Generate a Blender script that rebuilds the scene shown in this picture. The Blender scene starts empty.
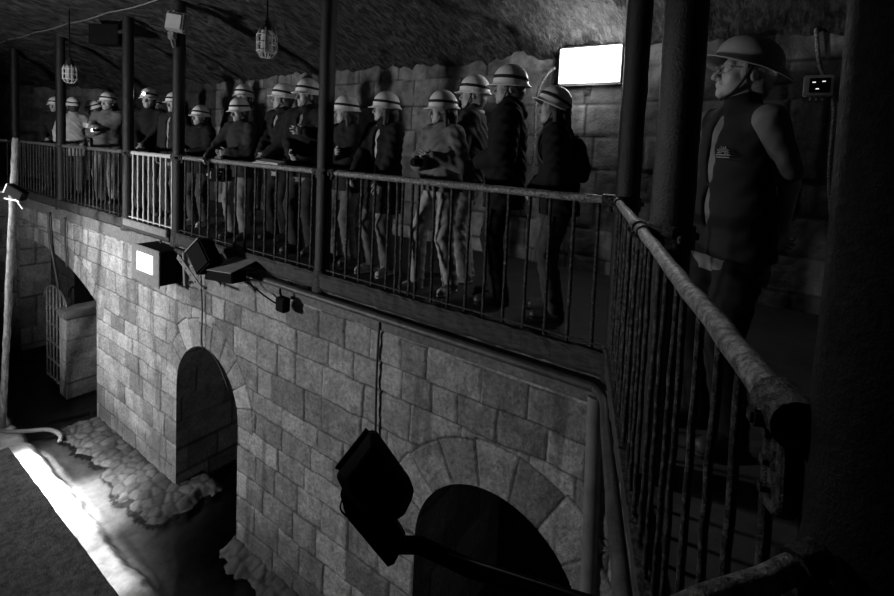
import bpy, bmesh, math, random
import numpy as np
from mathutils import Vector, Matrix
PI = math.pi
rng = np.random.default_rng(7)
random.seed(7)
SC = bpy.context.scene
COL = SC.collection

# ------------------------------------------------------------------ materials
def new_mat(name):
    m = bpy.data.materials.new(name); m.use_nodes = True
    nt = m.node_tree
    b = nt.nodes['Principled BSDF']
    return m, nt, b
def N(nt, t, **kw):
    n = nt.nodes.new(t)
    for k, v in kw.items():
        if k in n.inputs.keys(): n.inputs[k].default_value = v
        else: setattr(n, k, v)
    return n
def surf(name, lo, hi, rough=.7, scale=12., bump=.25, bscale=60., metal=0., spec=.4, rough2=None, attr=None, stretch=None, bdist=.01, con=(.3, .7)):
    """grey procedural surface: noise between lo and hi, optional per-vertex stone tone, bump"""
    m, nt, b = new_mat(name)
    L = nt.links.new
    tc = N(nt, 'ShaderNodeTexCoord')
    src = tc.outputs['Object']
    if stretch:
        mp = N(nt, 'ShaderNodeMapping'); mp.inputs['Scale'].default_value = stretch[0]; mp.inputs['Rotation'].default_value = stretch[1]
        L(src, mp.inputs['Vector']); src = mp.outputs['Vector']
    n1 = N(nt, 'ShaderNodeTexNoise', Scale=scale, Detail=6., Roughness=.65)
    L(src, n1.inputs['Vector'])
    r = N(nt, 'ShaderNodeMapRange'); r.inputs['From Min'].default_value = con[0]; r.inputs['From Max'].default_value = con[1]
    r.inputs['To Min'].default_value = lo; r.inputs['To Max'].default_value = hi
    L(n1.outputs[0], r.inputs['Value'])
    val = r.outputs[0]
    if attr:
        a = N(nt, 'ShaderNodeAttribute'); a.attribute_name = attr
        mm = N(nt, 'ShaderNodeMath', operation='MULTIPLY'); L(val, mm.inputs[0]); L(a.outputs['Fac'], mm.inputs[1]); val = mm.outputs[0]
    cc = N(nt, 'ShaderNodeCombineColor')
    for i in range(3): L(val, cc.inputs[i])
    L(cc.outputs[0], b.inputs['Base Color'])
    b.inputs['Metallic'].default_value = metal
    b.inputs['Specular IOR Level'].default_value = spec
    n2 = N(nt, 'ShaderNodeTexNoise', Scale=bscale, Detail=5., Roughness=.7)
    L(src, n2.inputs['Vector'])
    if rough2 is None: b.inputs['Roughness'].default_value = rough
    else:
        r2 = N(nt, 'ShaderNodeMapRange'); r2.inputs['From Min'].default_value = .35; r2.inputs['From Max'].default_value = .65
        r2.inputs['To Min'].default_value = rough; r2.inputs['To Max'].default_value = rough2
        L(n2.outputs[0], r2.inputs['Value']); L(r2.outputs[0], b.inputs['Roughness'])
    if bump:
        bp = N(nt, 'ShaderNodeBump', Strength=bump, Distance=bdist); L(n2.outputs[0], bp.inputs['Height']); L(bp.outputs[0], b.inputs['Normal'])
    return m
def emit(name, strength, col=1.):
    m, nt, b = new_mat(name)
    b.inputs['Base Color'].default_value = (.8, .8, .8, 1)
    b.inputs['Emission Color'].default_value = (col, col, col, 1)
    b.inputs['Emission Strength'].default_value = strength
    return m
M = {}
M['stone'] = surf('ashlar_stone', .52, 1.32, .85, 26., 1., 60., attr='tone', rough2=.5, bdist=.016)
M['rubble'] = surf('rubble_stone', .5, 1.2, .85, 7., .7, 45., attr='tone', bdist=.02)
M['rock'] = surf('vault_rock', .003, .15, con=(.44, .74), rough=.6, scale=5.2, bump=1., bscale=12., rough2=.42, stretch=((5., 1.1, 3.), (0, 0, .15)), bdist=.05)
M['plaster'] = surf('render_band', .10, .19, .8, 5., .35, 45., rough2=.6)
M['deck'] = surf('gallery_concrete', .018, .045, .8, 5., .4, 40.)
M['bank'] = surf('bank_concrete', .018, .10, .9, 16., 1., 50., bdist=.02)
M['bed'] = surf('channel_mortar', .25, .55, .85, 5., .5, 30., attr='tone')
M['iron'] = surf('rusted_glint_iron', .007, .15, .7, 55., 1., 120., metal=.3, rough2=.25, bdist=.008, con=(.46, .76))  # rust noise, contrast raised so pale specks paint in sparkle
M['railiron'] = surf('worn_glint_rail_iron', .07, .50, .6, 60., 1., 110., metal=.3, rough2=.25, bdist=.008, con=(.40, .74))  # worn iron with highlights painted in as pale specks
M['blackiron'] = surf('black_painted_iron', .006, .014, .62, 20., .6, 90., metal=.1, rough2=.34)
M['nearblack'] = surf('shaded_black_iron', .005, .011, .8, 20., .5, 70., spec=.2, rough2=.6)  # darker, duller post iron: shade on the nearest post put into the colour
M['galv'] = surf('pale_painted_bar', .5, .7, .5, 30., .1, 90.)
M['beam'] = surf('edge_timber', .01, .06, .8, 14., .8, 60., rough2=.5, stretch=((.6, 3., 3.), (0, 0, 0)))
M['black'] = surf('black_housing', .002, .005, .75, 20., .1, 60., spec=.08)
M['housing'] = surf('grey_housing', .16, .26, .6, 15., .15, 60.)
M['white'] = surf('white_enamel', .6, .75, .4, 12., .05, 60.)
M['paper'] = surf('paper', .75, .85, .8, 12., .0, 60.)
M['helmet'] = surf('helmet_shell', .72, .80, .38, 8., .02, 60.)
M['helmetgrey'] = surf('helmet_worn_shell', .30, .40, .5, 14., .1, 60.)
M['strap'] = surf('black_strap', .008, .016, .7, 20., .1, 80.)
M['skin'] = surf('skin', .30, .38, .5, 20., .05, 120.)
M['hairdark'] = surf('dark_hair', .012, .05, .5, 30., .5, 90., stretch=((4, 4, .6), (0, 0, 0)))
M['hairfair'] = surf('fair_hair', .12, .26, .5, 30., .5, 90., stretch=((4, 4, .6), (0, 0, 0)))
M['shoe'] = surf('dark_shoe', .02, .05, .5, 20., .1, 80.)
M['shoepale'] = surf('pale_shoe', .30, .42, .6, 20., .1, 80.)
M['sole'] = surf('white_sole', .5, .6, .6, 20., .1, 80.)
M['tube'] = surf('grimy_pipe', .03, .08, .55, 12., .4, 60., rough2=.3)
M['hose'] = surf('pale_hose', .14, .26, .6, 14., .3, 60.)
M['polewood'] = surf('weathered_pole', .05, .30, .75, 12., .6, 60., stretch=((3, 3, .8), (0, 0, 0)))
M['dim_lens'] = surf('dull_lens', .35, .45, .15, 10., .0, 60.)
def cloth(v, name=None):
    key = 'cloth%g' % v
    if key not in M: M[key] = surf('fabric_%d' % round(v*1000), v*.75, v*1.25, .9, 9., .5, 320., spec=.2, bdist=.003)
    return M[key]
def water_mat():
    m, nt, b = new_mat('channel_water'); L = nt.links.new
    nt.nodes.remove(b)
    out = nt.nodes['Material Output']
    tr = N(nt, 'ShaderNodeBsdfTransparent'); tr.inputs[0].default_value = (.8, .8, .8, 1)
    gl = N(nt, 'ShaderNodeBsdfGlossy'); gl.inputs['Roughness'].default_value = .08; gl.inputs['Color'].default_value = (.5, .5, .5, 1)
    fr = N(nt, 'ShaderNodeFresnel', IOR=1.33)
    tc = N(nt, 'ShaderNodeTexCoord'); n = N(nt, 'ShaderNodeTexNoise', Scale=5., Detail=3.); L(tc.outputs['Object'], n.inputs['Vector'])
    bp = N(nt, 'ShaderNodeBump', Strength=.12, Distance=.02); L(n.outputs[0], bp.inputs['Height'])
    L(bp.outputs[0], gl.inputs['Normal']); L(bp.outputs[0], fr.inputs['Normal'])
    mx = N(nt, 'ShaderNodeMixShader'); L(fr.outputs[0], mx.inputs[0]); L(tr.outputs[0], mx.inputs[1]); L(gl.outputs[0], mx.inputs[2])
    L(mx.outputs[0], out.inputs['Surface'])
    return m
M['water'] = water_mat()

# ------------------------------------------------------------------ object helpers
def link(o, parent=None):
    COL.objects.link(o)
    if parent is not None: o.parent = parent
    return o
def obj(name, bm, mat, parent=None, smooth=False, auto=None):
    me = bpy.data.meshes.new(name); bm.to_mesh(me); bm.free()
    me.materials.append(mat if not isinstance(mat, str) else M[mat])
    if smooth:
        for p in me.polygons: p.use_smooth = True
        if auto: me.set_sharp_from_angle(angle=math.radians(auto))
    return link(bpy.data.objects.new(name, me), parent)
def pyobj(name, V, F, mat, parent=None, smooth=True, tone=None):
    me = bpy.data.meshes.new(name)
    V = np.asarray(V, np.float32); F = np.asarray(F, np.int32)
    me.vertices.add(len(V)); me.vertices.foreach_set('co', V.ravel())
    k = F.shape[1]
    me.loops.add(F.size); me.loops.foreach_set('vertex_index', F.ravel())
    me.polygons.add(len(F)); me.polygons.foreach_set('loop_start', np.arange(0, F.size, k, dtype=np.int32))
    me.update(calc_edges=True); me.validate()
    if smooth: me.polygons.foreach_set('use_smooth', np.ones(len(me.polygons), bool))
    if tone is not None:
        a = me.attributes.new('tone', 'FLOAT', 'POINT'); a.data.foreach_set('value', np.asarray(tone, np.float32))
    me.materials.append(mat if not isinstance(mat, str) else M[mat])
    return link(bpy.data.objects.new(name, me), parent)
def tag(o, label, cat, group=None):
    o['label'] = label; o['category'] = cat
    if group: o['group'] = group
    return o
def struct(o):
    o['kind'] = 'structure'; return o
def thing(name, label, cat, loc=(0, 0, 0), rz=0., group=None):
    o = bpy.data.objects.new(name, None); o.empty_display_size = .1
    COL.objects.link(o); o.location = loc; o.rotation_euler = (0, 0, rz)
    return tag(o, label, cat, group)
def box(bm, c, d, rot=None, bev=0.):
    r = bmesh.ops.create_cube(bm, size=1.)
    mt = Matrix.Translation(Vector(c)) @ (rot.to_4x4() if rot is not None else Matrix.Identity(4)) @ Matrix.Diagonal((d[0], d[1], d[2], 1))
    bmesh.ops.transform(bm, matrix=mt, verts=r['verts'])
    if bev:
        es = list({e for v in r['verts'] for e in v.link_edges})
        bmesh.ops.bevel(bm, geom=es, offset=bev, segments=2, affect='EDGES')
def rod(bm, a, b, r, r2=None, seg=12):
    a, b = Vector(a), Vector(b); d = b-a
    q = Vector((0, 0, 1)).rotation_difference(d.normalized()).to_matrix().to_4x4()
    bmesh.ops.create_cone(bm, cap_ends=True, segments=seg, radius1=r, radius2=r if r2 is None else r2, depth=d.length,
                          matrix=Matrix.Translation((a+b)/2) @ q)
def tube(bm, pts, r, seg=8):
    """swept tube with caps; r constant or list"""
    P = [Vector(p) for p in pts]; n = len(P); rings = []
    up = Vector((0, 0, 1))
    prevx = None
    for i in range(n):
        t = (P[min(i+1, n-1)]-P[max(i-1, 0)]).normalized()
        if prevx is None:
            a = up if abs(t.z) < .9 else Vector((1, 0, 0))
            x = t.cross(a).normalized()
        else:
            x = (prevx - t*prevx.dot(t)).normalized()
        y = t.cross(x); prevx = x
        rr = r[i] if isinstance(r, (list, tuple)) else r
        rings.append([bm.verts.new(P[i]+x*rr*math.cos(2*PI*k/seg)+y*rr*math.sin(2*PI*k/seg)) for k in range(seg)])
    for i in range(n-1):
        for k in range(seg):
            bm.faces.new((rings[i][k], rings[i][(k+1) % seg], rings[i+1][(k+1) % seg], rings[i+1][k]))
    bm.faces.new(rings[0][::-1]); bm.faces.new(rings[-1])
def smooth_path(pts, n=6):
    P = [Vector(p) for p in pts]; out = []
    for i in range(len(P)-1):
        p0, p1, p2, p3 = P[max(i-1, 0)], P[i], P[i+1], P[min(i+2, len(P)-1)]
        for k in range(n):
            t = k/n
            out.append(.5*((2*p1)+(p2-p0)*t+(2*p0-5*p1+4*p2-p3)*t*t+(3*p1-p0-3*p2+p3)*t**3))
    out.append(P[-1]); return out
def BM(): return bmesh.new()
def Rz(a): return Matrix.Rotation(a, 3, 'Z')

# ------------------------------------------------------------------ noise
def vnoise(x, y, seed=0):
    """value noise on arrays"""
    xi = np.floor(x).astype(np.int64); yi = np.floor(y).astype(np.int64); fx = x-xi; fy = y-yi
    def h(a, b):
        n = (a*374761393 + b*668265263 + seed*982451653) & 0x7fffffff
        n = ((n ^ (n >> 13))*1274126177) & 0x7fffffff
        return ((n ^ (n >> 16)) & 0xffff)/65535.
    u = fx*fx*(3-2*fx); v = fy*fy*(3-2*fy)
    return (h(xi, yi)*(1-u)+h(xi+1, yi)*u)*(1-v)+(h(xi, yi+1)*(1-u)+h(xi+1, yi+1)*u)*v
def fbm(x, y, o=4, seed=0):
    s = 0; a = .5
    for i in range(o):
        s = s+a*vnoise(x*2**i, y*2**i, seed+i); a *= .5
    return s
def sstep(a, b, x):
    t = np.clip((x-a)/(b-a), 0, 1); return t*t*(3-2*t)

# ------------------------------------------------------------------ masonry
class Courses:
    def __init__(s, top, bottom, h, w, seed, jit=.1):
        r = random.Random(seed); s.rows = []; z = top
        while z > bottom:
            hh = h*(1+r.uniform(-jit, jit)*1.6); xs = [-30.]; x = -20+r.random()*w
            while x < 20:
                xs.append(x); x += w*r.uniform(.6, 1.45)
            s.rows.append((z, z-hh, np.array(xs))); z -= hh
        s.seed = seed
    def field(s, x, z):
        """edge distance, stone id"""
        d = np.full(x.shape, .5); idn = np.zeros(x.shape, np.int64)
        for i, (a, b, xs) in enumerate(s.rows):
            m = (z <= a) & (z > b)
            if not m.any(): continue
            xx = x[m]; k = np.searchsorted(xs, xx)-1; k = np.clip(k, 0, len(xs)-2)
            dx = np.minimum(xx-xs[k], xs[k+1]-xx); dz = np.minimum(a-z[m], z[m]-b)
            d[m] = np.minimum(dx, dz); idn[m] = k*131+i*7919+s.seed
        return d, idn
def hash01(i, k=0):
    n = (i*2654435761 + k*40503 + 12345) & 0x7fffffff
    n = ((n ^ (n >> 13))*1274126177) & 0x7fffffff
    return ((n ^ (n >> 16)) & 0xffff)/65535.
def relief(d, idn, x, z, seed, joint=.010, rough=.009, off=.014, base=.30, var=.75, wet=True):
    h = -.012*(1-sstep(joint*.35, joint*1.5, d)) + (hash01(idn, 3)-.5)*off
    h = h + (fbm(x*14, z*14, 4, seed)-.5)*rough*2 + (fbm(x*45, z*45, 2, seed+9)-.5)*rough
    tone = base*(1-var/2+var*hash01(idn, 1)) * (.22+.78*sstep(joint*.3, joint*1.15, d))
    tone = tone*(.8+.4*fbm(x*2.2, z*2.2, 3, seed+4))
    tone = tone*(.62+.8*fbm(x*9, z*9, 3, seed+6))*(1-.45*sstep(.60, .70, fbm(x*33, z*33, 2, seed+7)))
    if wet:
        w = fbm(x*7, z*.9, 3, seed+21); tone = tone*(1-.45*sstep(.55, .72, w))
    if wet: tone = tone*(1-.55*sstep(-2.65, -3.35, z+(fbm(x*1.6, z*1.6, 4, 91)-.47)*1.3+(hash01(idn, 8)-.5)*.5))
    return h, tone
class Arch:
    def __init__(s, cx, spring, R, ring=0., n=11, jl=None, jr=None):
        s.cx, s.sp, s.R, s.ring, s.n = cx, spring, R, ring, n
        s.jl = cx-R if jl is None else jl; s.jr = cx+R if jr is None else jr
    def inside(s, x, z):
        r = np.hypot(x-s.cx, z-s.sp)
        return (x > s.jl) & (x < s.jr) & ((r < s.R) | ((z < s.sp)))
    def project(s, x, z):
        """points inside -> nearest point on the outline"""
        ux, uz = x.copy(), z.copy()
        r = np.hypot(x-s.cx, z-s.sp); r = np.maximum(r, 1e-6)
        dl, dr = x-s.jl, s.jr-x
        da = np.where(z > s.sp, s.R-r, 9.)
        k = np.argmin(np.stack([dl, dr, da]), 0)
        ux = np.where(k == 0, s.jl, np.where(k == 1, s.jr, s.cx+(x-s.cx)/r*s.R))
        uz = np.where(k == 2, s.sp+(z-s.sp)/r*s.R, z)
        return ux, uz
    def outline(s, zb, step=.04):
        """(x,z) from the left jamb foot over the crown to the right jamb foot"""
        zl = s.sp+math.sqrt(max(s.R**2-(s.jl-s.cx)**2, 0)); zr = s.sp+math.sqrt(max(s.R**2-(s.jr-s.cx)**2, 0))
        P = [(s.jl, zz) for zz in np.arange(zb, zl, step)]
        a0 = math.atan2(zl-s.sp, s.jl-s.cx); a1 = math.atan2(zr-s.sp, s.jr-s.cx)
        n = max(8, int(abs(a0-a1)*s.R/step))
        P += [(s.cx+s.R*math.cos(a), s.sp+s.R*math.sin(a)) for a in np.linspace(a0, a1, n)]
        P += [(s.jr, zz) for zz in np.arange(zr-step, zb, -step)]
        return np.array(P)
def stone_wall(name, org, du, x0, x1, z0, z1, step, courses, arches=(), mat='stone', normal_sign=1, seed=1, band=None, **kw):
    """face wall: local x along du from org, z up; relief towards the left-hand... side given by normal_sign"""
    xs = np.arange(x0, x1+step*.5, step); zs = np.arange(z0, z1+step*.5, step)
    Xg, Zg = np.meshgrid(xs, zs, indexing='ij'); x = Xg.ravel().copy(); z = Zg.ravel().copy()
    wx = (fbm(x*3.1, z*3.1, 3, 301)-.47)*.045; wz = (fbm(x*2.3, z*2.3, 3, 302)-.47)*.05
    d, idn = courses.field(x+wx, z+wz)
    for ai, A in enumerate(arches):
        if not A.ring: continue
        r = np.hypot(x-A.cx, z-A.sp); th = np.arctan2(z-A.sp, x-A.cx)
        full = A.jl <= A.cx-A.R+1e-6
        k = np.floor(np.clip(th/PI, 0, .9999)*A.n).astype(int) if full else np.floor(th*A.R/.32).astype(int)
        rout = A.R+A.ring*(.85+.3*hash01(k+ai*50, 5))
        m = (r > A.R-.05) & (r < rout+.0) & (z > A.sp - (.0 if full else 9)) & (x > A.jl-.3) & (x < A.jr+.3)
        if not full: m &= (th > 0)
        fr = (th/PI*A.n) if full else th*A.R/.32
        fr = fr-np.floor(fr)
        unit = PI/A.n if full else .32/A.R
        de = np.minimum(fr, 1-fr)*unit*r; dr = rout-r
        dd = np.minimum(de, dr)
        out = (~m) & (r >= rout) & (r < rout+.03) & (z > A.sp) & (x > A.jl-.3) & (x < A.jr+.3)
        d = np.where(m, dd, d); idn = np.where(m, k*17+5000+ai*900, idn)
        d = np.where(out, np.minimum(d, r-rout), d)
        # coursed stones beside the jamb end on the opening itself
    h, tone = relief(d, idn, x, z, seed, **kw)
    if band is not None:
        b = z > band; h = np.where(b, .012+(fbm(x*5, z*5, 3, 77)-.5)*.02, h); tone = np.where(b, .17*(.7+.6*fbm(x*3, z*3, 3, 5)), tone)
    ins = np.zeros(len(x), bool); px, pz = x.copy(), z.copy()
    for A in arches:
        i = A.inside(x, z); ins |= i
        if i.any():
            a, b_ = A.project(x[i], z[i]); px[i] = a; pz[i] = b_
    nx, nz = len(xs), len(zs)
    I = np.arange(nx*nz).reshape(nx, nz)
    F = np.stack([I[:-1, :-1], I[1:, :-1], I[1:, 1:], I[:-1, 1:]], -1).reshape(-1, 4)
    F = F[~ins[F].all(1)]
    h = np.where(ins, 0, h)
    du = np.array(du)/np.hypot(*du); nrm = np.array([du[1], -du[0]])*normal_sign
    V = np.stack([org[0]+du[0]*px+nrm[0]*h, org[1]+du[1]*px+nrm[1]*h, pz], 1)
    used = np.unique(F); re = np.full(len(V), -1); re[used] = np.arange(len(used))
    return struct(pyobj(name, V[used], re[F], mat, tone=tone[used]))
def reveal(name, P, y0, y1, step, seed, mat='stone', base=.25, parent=None):
    """soffit and jambs of an opening: outline P (x,z) swept from y0 to y1"""
    ys = np.arange(y0, y1+1e-6, step)
    s = np.concatenate([[0], np.cumsum(np.hypot(*np.diff(P, axis=0).T))])
    C = Courses(20, -1, .34, .5, seed)
    S, Yg = np.meshgrid(s, ys, indexing='ij')
    d, idn = C.field(Yg.ravel(), S.ravel()); h, tone = relief(d, idn, S.ravel(), Yg.ravel(), seed, base=base, off=.006, wet=False)
    T = np.gradient(P, axis=0); T /= np.linalg.norm(T, axis=1)[:, None]; nr = np.stack([T[:, 1], -T[:, 0]], 1)
    h = np.where(Yg.ravel() < y0+1e-5, 0, h)
    V = np.stack([np.repeat(P[:, 0], len(ys))+np.repeat(nr[:, 0], len(ys))*h*.5, Yg.ravel(), np.repeat(P[:, 1], len(ys))+np.repeat(nr[:, 1], len(ys))*h*.5], 1)
    I = np.arange(len(P)*len(ys)).reshape(len(P), len(ys))
    F = np.stack([I[:-1, :-1], I[1:, :-1], I[1:, 1:], I[:-1, 1:]], -1).reshape(-1, 4)
    return struct(pyobj(name, V, F, mat, parent, tone=tone))

# ------------------------------------------------------------------ the setting
D2 = np.array([.340, -.940]); N2 = np.array([.940, .340])          # rail that runs towards the viewpoint
E2 = D2*2.79                                                        # its end
D3 = np.array([-.552, -.834]); N3 = np.array([.834, -.552])
D4 = np.array([-.82, -.572]); N4 = np.array([-.572, .82]); O4 = np.array([-12.87, 0.])
BED, WATER = -3.86, -3.66
arch_far = Arch(-4.985, -2.14, .742, .34, 11)
arch_near = Arch(-.79, -2.09, .742, .36, 9)
arch_wide = Arch(-11.45, -9.18, 8.16, .30, 11, jl=-12.70, jr=-8.46)
cw = Courses(-.40, BED-.3, .285, .43, 11, .13)
stone_wall('wall_front', (0, 0), (1, 0), -12.9, .12, BED-.05, -.05, .0125, cw, (arch_far, arch_near, arch_wide), band=-.38, seed=3, base=.31)
reveal('wall_front_reveal', arch_far.outline(BED), 0, 1.6, .025, 31)
reveal('wall_front_reveal', arch_near.outline(BED), 0, 1.6, .03, 32)
reveal('wall_front_reveal', arch_wide.outline(BED), 0, .9, .04, 33)
cr = Courses(0, BED-.3, .36, .5, 15)
# walls that close the openings deep behind the arches
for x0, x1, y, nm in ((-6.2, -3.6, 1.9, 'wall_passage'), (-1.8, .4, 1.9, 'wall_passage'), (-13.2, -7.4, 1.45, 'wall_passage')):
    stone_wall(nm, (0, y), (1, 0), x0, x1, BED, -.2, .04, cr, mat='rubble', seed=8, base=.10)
# wall below the gallery that turns towards the viewpoint, and the far turn on the left
c2 = Courses(-.25, BED-.3, .34, .5, 17)
stone_wall('wall_right', (.12, 0), tuple(D2), 0, 3.2, BED, -.1, .03, c2, seed=12, base=.16)
stone_wall('wall_left', tuple(O4), tuple(-D4), -3.4, 0, BED, -.05, .03, Courses(-.33, BED-.3, .335, .5, 19), seed=14, base=.30)
# infill left of the gate inside the wide arch
stone_wall('wall_recess', (0, .55), (1, 0), -13.2, -11.25, BED, -.7, .02, Courses(-.7, BED-.3, .4, .55, 23), seed=15, base=.05, mat='rubble')  # low base puts the unlit depth of the recess into the stone
# back wall of the gallery
cb = Courses(2.5, -.3, .30, .42, 27, .15)
stone_wall('wall_back', (0, 2.0), (1, 0), -13.6, -8.4, -.05, 2.46, .04, cb, mat='rubble', seed=26, base=.035, joint=.013, rough=.012, off=.04)  # far stretch darkened in its stone colour to look unlit
stone_wall('wall_back', (0, 2.0), (1, 0), -8.4, 1.42, -.05, 2.46, .025, cb, mat='rubble', seed=18, base=.19, joint=.013, rough=.010, off=.03)
stone_wall('wall_back', (1.404, 2.0), tuple(D2), 0, 5.25, -.05, 2.46, .05, cb, mat='rubble', seed=19, base=.12, joint=.013, rough=.010, off=.03)
stone_wall('wall_back', (3.177, -2.90), tuple(D3), 0, 4.2, -.05, 2.46, .06, cb, mat='rubble', seed=20, base=.12)
stone_wall('wall_back', (-13.5, 2.0), tuple(-D4), -3.6, 0, -.05, 2.46, .05, cb, mat='rubble', seed=24, base=.12)
# gallery deck
bm = BM()
inner = [O4+D4*3, O4, np.array([.06, 0]), E2+np.array([.04, 0]), E2+D3*3]
outer = [O4+D4*3+N4*2.1, np.array([-13.53, 2.1]), np.array([1.47, 2.1]), np.array([3.3, -2.9]), E2+D3*3+N3*2.1]
for zz in (0., -.10): pass
vt = [[bm.verts.new((p[0], p[1], z)) for p in inner+outer[::-1]] for z in (0., -.12)]
bm.faces.new(vt[0]); bm.faces.new(vt[1][::-1])
n = len(vt[0])
for i in range(n): bm.faces.new((vt[0][i], vt[1][i], vt[1][(i+1) % n], vt[0][(i+1) % n]))
bmesh.ops.recalc_face_normals(bm, faces=bm.faces)
bmesh.ops.triangulate(bm, faces=[f for f in bm.faces if len(f.verts) > 4])
struct(obj('gallery_floor', bm, 'deck'))
# vault of rough rock over everything
xs = np.arange(-17.5, 4.8, .07); ys = np.arange(-7.5, 2.5, .07)
Xg, Yg = np.meshgrid(xs, ys, indexing='ij'); x = Xg.ravel(); y = Yg.ravel()
dd = np.minimum.reduce([2-y, 2.0-(x*N2[0]+y*N2[1]), 4.235-(x*N3[0]+y*N3[1]), 9.336+.0-(x*N4[0]+y*N4[1])])
ca, sa = math.cos(1.72), math.sin(1.72)
u = x*ca+y*sa; v = -x*sa+y*ca
z = 2.38+.95*(1-np.exp(-np.maximum(dd, 0)/1.9))+np.minimum(dd, 0)*.6
z = z-.16+.22*fbm(u*.9, v*2.6, 4, 40)+.13*fbm(u*2.2, v*9., 3, 47)+.05*(fbm(x*6, y*6, 3, 44)-.5)
I = np.arange(len(x)).reshape(len(xs), len(ys))
F = np.stack([I[:-1, :-1], I[:-1, 1:], I[1:, 1:], I[1:, :-1]], -1).reshape(-1, 4)
F = F[(dd[F] > -.22).all(1)]
used = np.unique(F); re = np.full(len(x), -1); re[used] = np.arange(len(used))
struct(pyobj('ceiling', np.stack([x, y, z], 1)[used], re[F], 'rock'))
def vault_z(px, py):
    k = np.argmin((x-px)**2+(y-py)**2); return float(z[k])
VX, VY, VZ = x, y, z
# channel bed: mortar ledge along the bank, cobbled apron along the wall, bed under water
xs = np.arange(-14.5, .6, .022); ys = np.arange(-1.5, 2.4, .022)
Xg, Yg = np.meshgrid(xs, ys, indexing='ij'); X = Xg.ravel(); Y = Yg.ravel()
def cobbles(X, Y, s, seed):
    cx = np.floor(X/s); cy = np.floor(Y/s); d1 = np.full(X.shape, 9.); d2 = d1.copy(); iid = np.zeros(X.shape, np.int64)
    for i in (-1, 0, 1):
        for j in (-1, 0, 1):
            gx, gy = (cx+i).astype(np.int64), (cy+j).astype(np.int64); k = gx*7349+gy*193+seed
            jx = (gx+.5+(hash01(k, 1)-.5)*.75)*s; jy = (gy+.5+(hash01(k, 2)-.5)*.75)*s
            d = np.hypot(X-jx, Y-jy); c = d < d1
            d2 = np.where(c, d1, np.minimum(d2, d)); d1 = np.where(c, d, d1); iid = np.where(c, k, iid)
    return d2-d1, iid
e, iid = cobbles(X, Y*1.25, .17, 3)
wob = (fbm(X*1.8, Y*1.8, 4, 60)-.47)*.5
led = sstep(.10, -.06, (Y+.90+wob*.22+(fbm(X*6, Y*6, 4, 67)-.47)*.10))                         # ledge beside the bank
def apron(a, b, w):                                                            # strip of stones along the wall foot
    Xw = X+wob*.7+(fbm(X*6, Y*6, 3, 68)-.47)*.25
    inx = sstep(a-.10, a+.10, Xw)*sstep(b+.16, b-.16, Xw)
    return inx*sstep(-w-.16, -w+.20, Y+wob*.6+(fbm(X*7, Y*7, 3, 69)-.47)*.25)
lf = apron(-8.55, -5.30, .50)*sstep(.55, .35, Y)
rf = apron(-4.42, -3.55, .24)*sstep(.25, .05, Y); r3 = apron(-3.6, .2, .34)
ap = np.maximum.reduce([lf, rf*1.05, r3])
bed = BED+.13+(fbm(X*1.5, Y*1.5, 3, 66)-.5)*.04
glow_shoal = sstep(-.25, -.95, Y+wob*.3)*sstep(-8.6, -8.2, X)  # raised bed by the bank; glow on the water painted into its tone
bed = bed+glow_shoal*.03
Zb = bed+led*(.105+.03*(fbm(X*4, Y*4, 3, 61)-.5)+.012*(fbm(X*22, Y*22, 2, 62)-.5))
Zb = Zb+ap*(.115+.05*sstep(-.5, .0, Y)+.018*sstep(0, .045, e)+(hash01(iid, 4)-.5)*.02+.012*(fbm(X*16, Y*16, 3, 63)-.5))
tone = np.where(X < -8.7, .08, .18+.9*glow_shoal)  # tone lowered at the far left, painting in the shade there
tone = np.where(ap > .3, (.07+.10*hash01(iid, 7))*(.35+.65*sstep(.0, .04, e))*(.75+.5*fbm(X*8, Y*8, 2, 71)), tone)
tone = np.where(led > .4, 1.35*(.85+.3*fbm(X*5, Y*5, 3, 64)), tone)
I = np.arange(len(X)).reshape(len(xs), len(ys))
F = np.stack([I[:-1, :-1], I[1:, :-1], I[1:, 1:], I[:-1, 1:]], -1).reshape(-1, 4)
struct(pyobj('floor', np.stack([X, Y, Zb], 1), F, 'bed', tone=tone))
bm = BM()
for p in ((-14.5, -1.5), (.6, -1.5), (.6, 2.4), (-14.5, 2.4)): bm.verts.new((p[0], p[1], WATER))
bm.faces.new(bm.verts[:]); struct(obj('water', bm, 'water'))
# concrete bank on the near side of the channel
bx = np.arange(-7.62, 1.2, .035); by = np.arange(-6.0, -1.30, .035); by[-1] = -1.335
Xg, Yg = np.meshgrid(bx, by, indexing='ij'); X = Xg.ravel(); Y = Yg.ravel()
Zk = -3.10+(fbm(X*3, Y*3, 4, 80)-.5)*.035+(fbm(X*12, Y*12, 3, 81)-.5)*.022
V = [np.stack([X, Y, Zk], 1)]
I = np.arange(len(X)).reshape(len(bx), len(by)); F = [np.stack([I[:-1, :-1], I[1:, :-1], I[1:, 1:], I[:-1, 1:]], -1).reshape(-1, 4)]
def skirt(idx):
    global nV
    a = np.array(idx); lo = V[0][a].copy(); lo[:, 2] = BED-.1; k = nV; nV += len(a); V.append(lo); b = k+np.arange(len(a))
    F.append(np.stack([a[:-1], a[1:], b[1:], b[:-1]], -1))
nV = len(X); skirt(I[:, -1]); skirt(I[0, ::-1])
struct(pyobj('floor_bank', np.concatenate(V), np.concatenate(F), 'bank', smooth=False))
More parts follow.
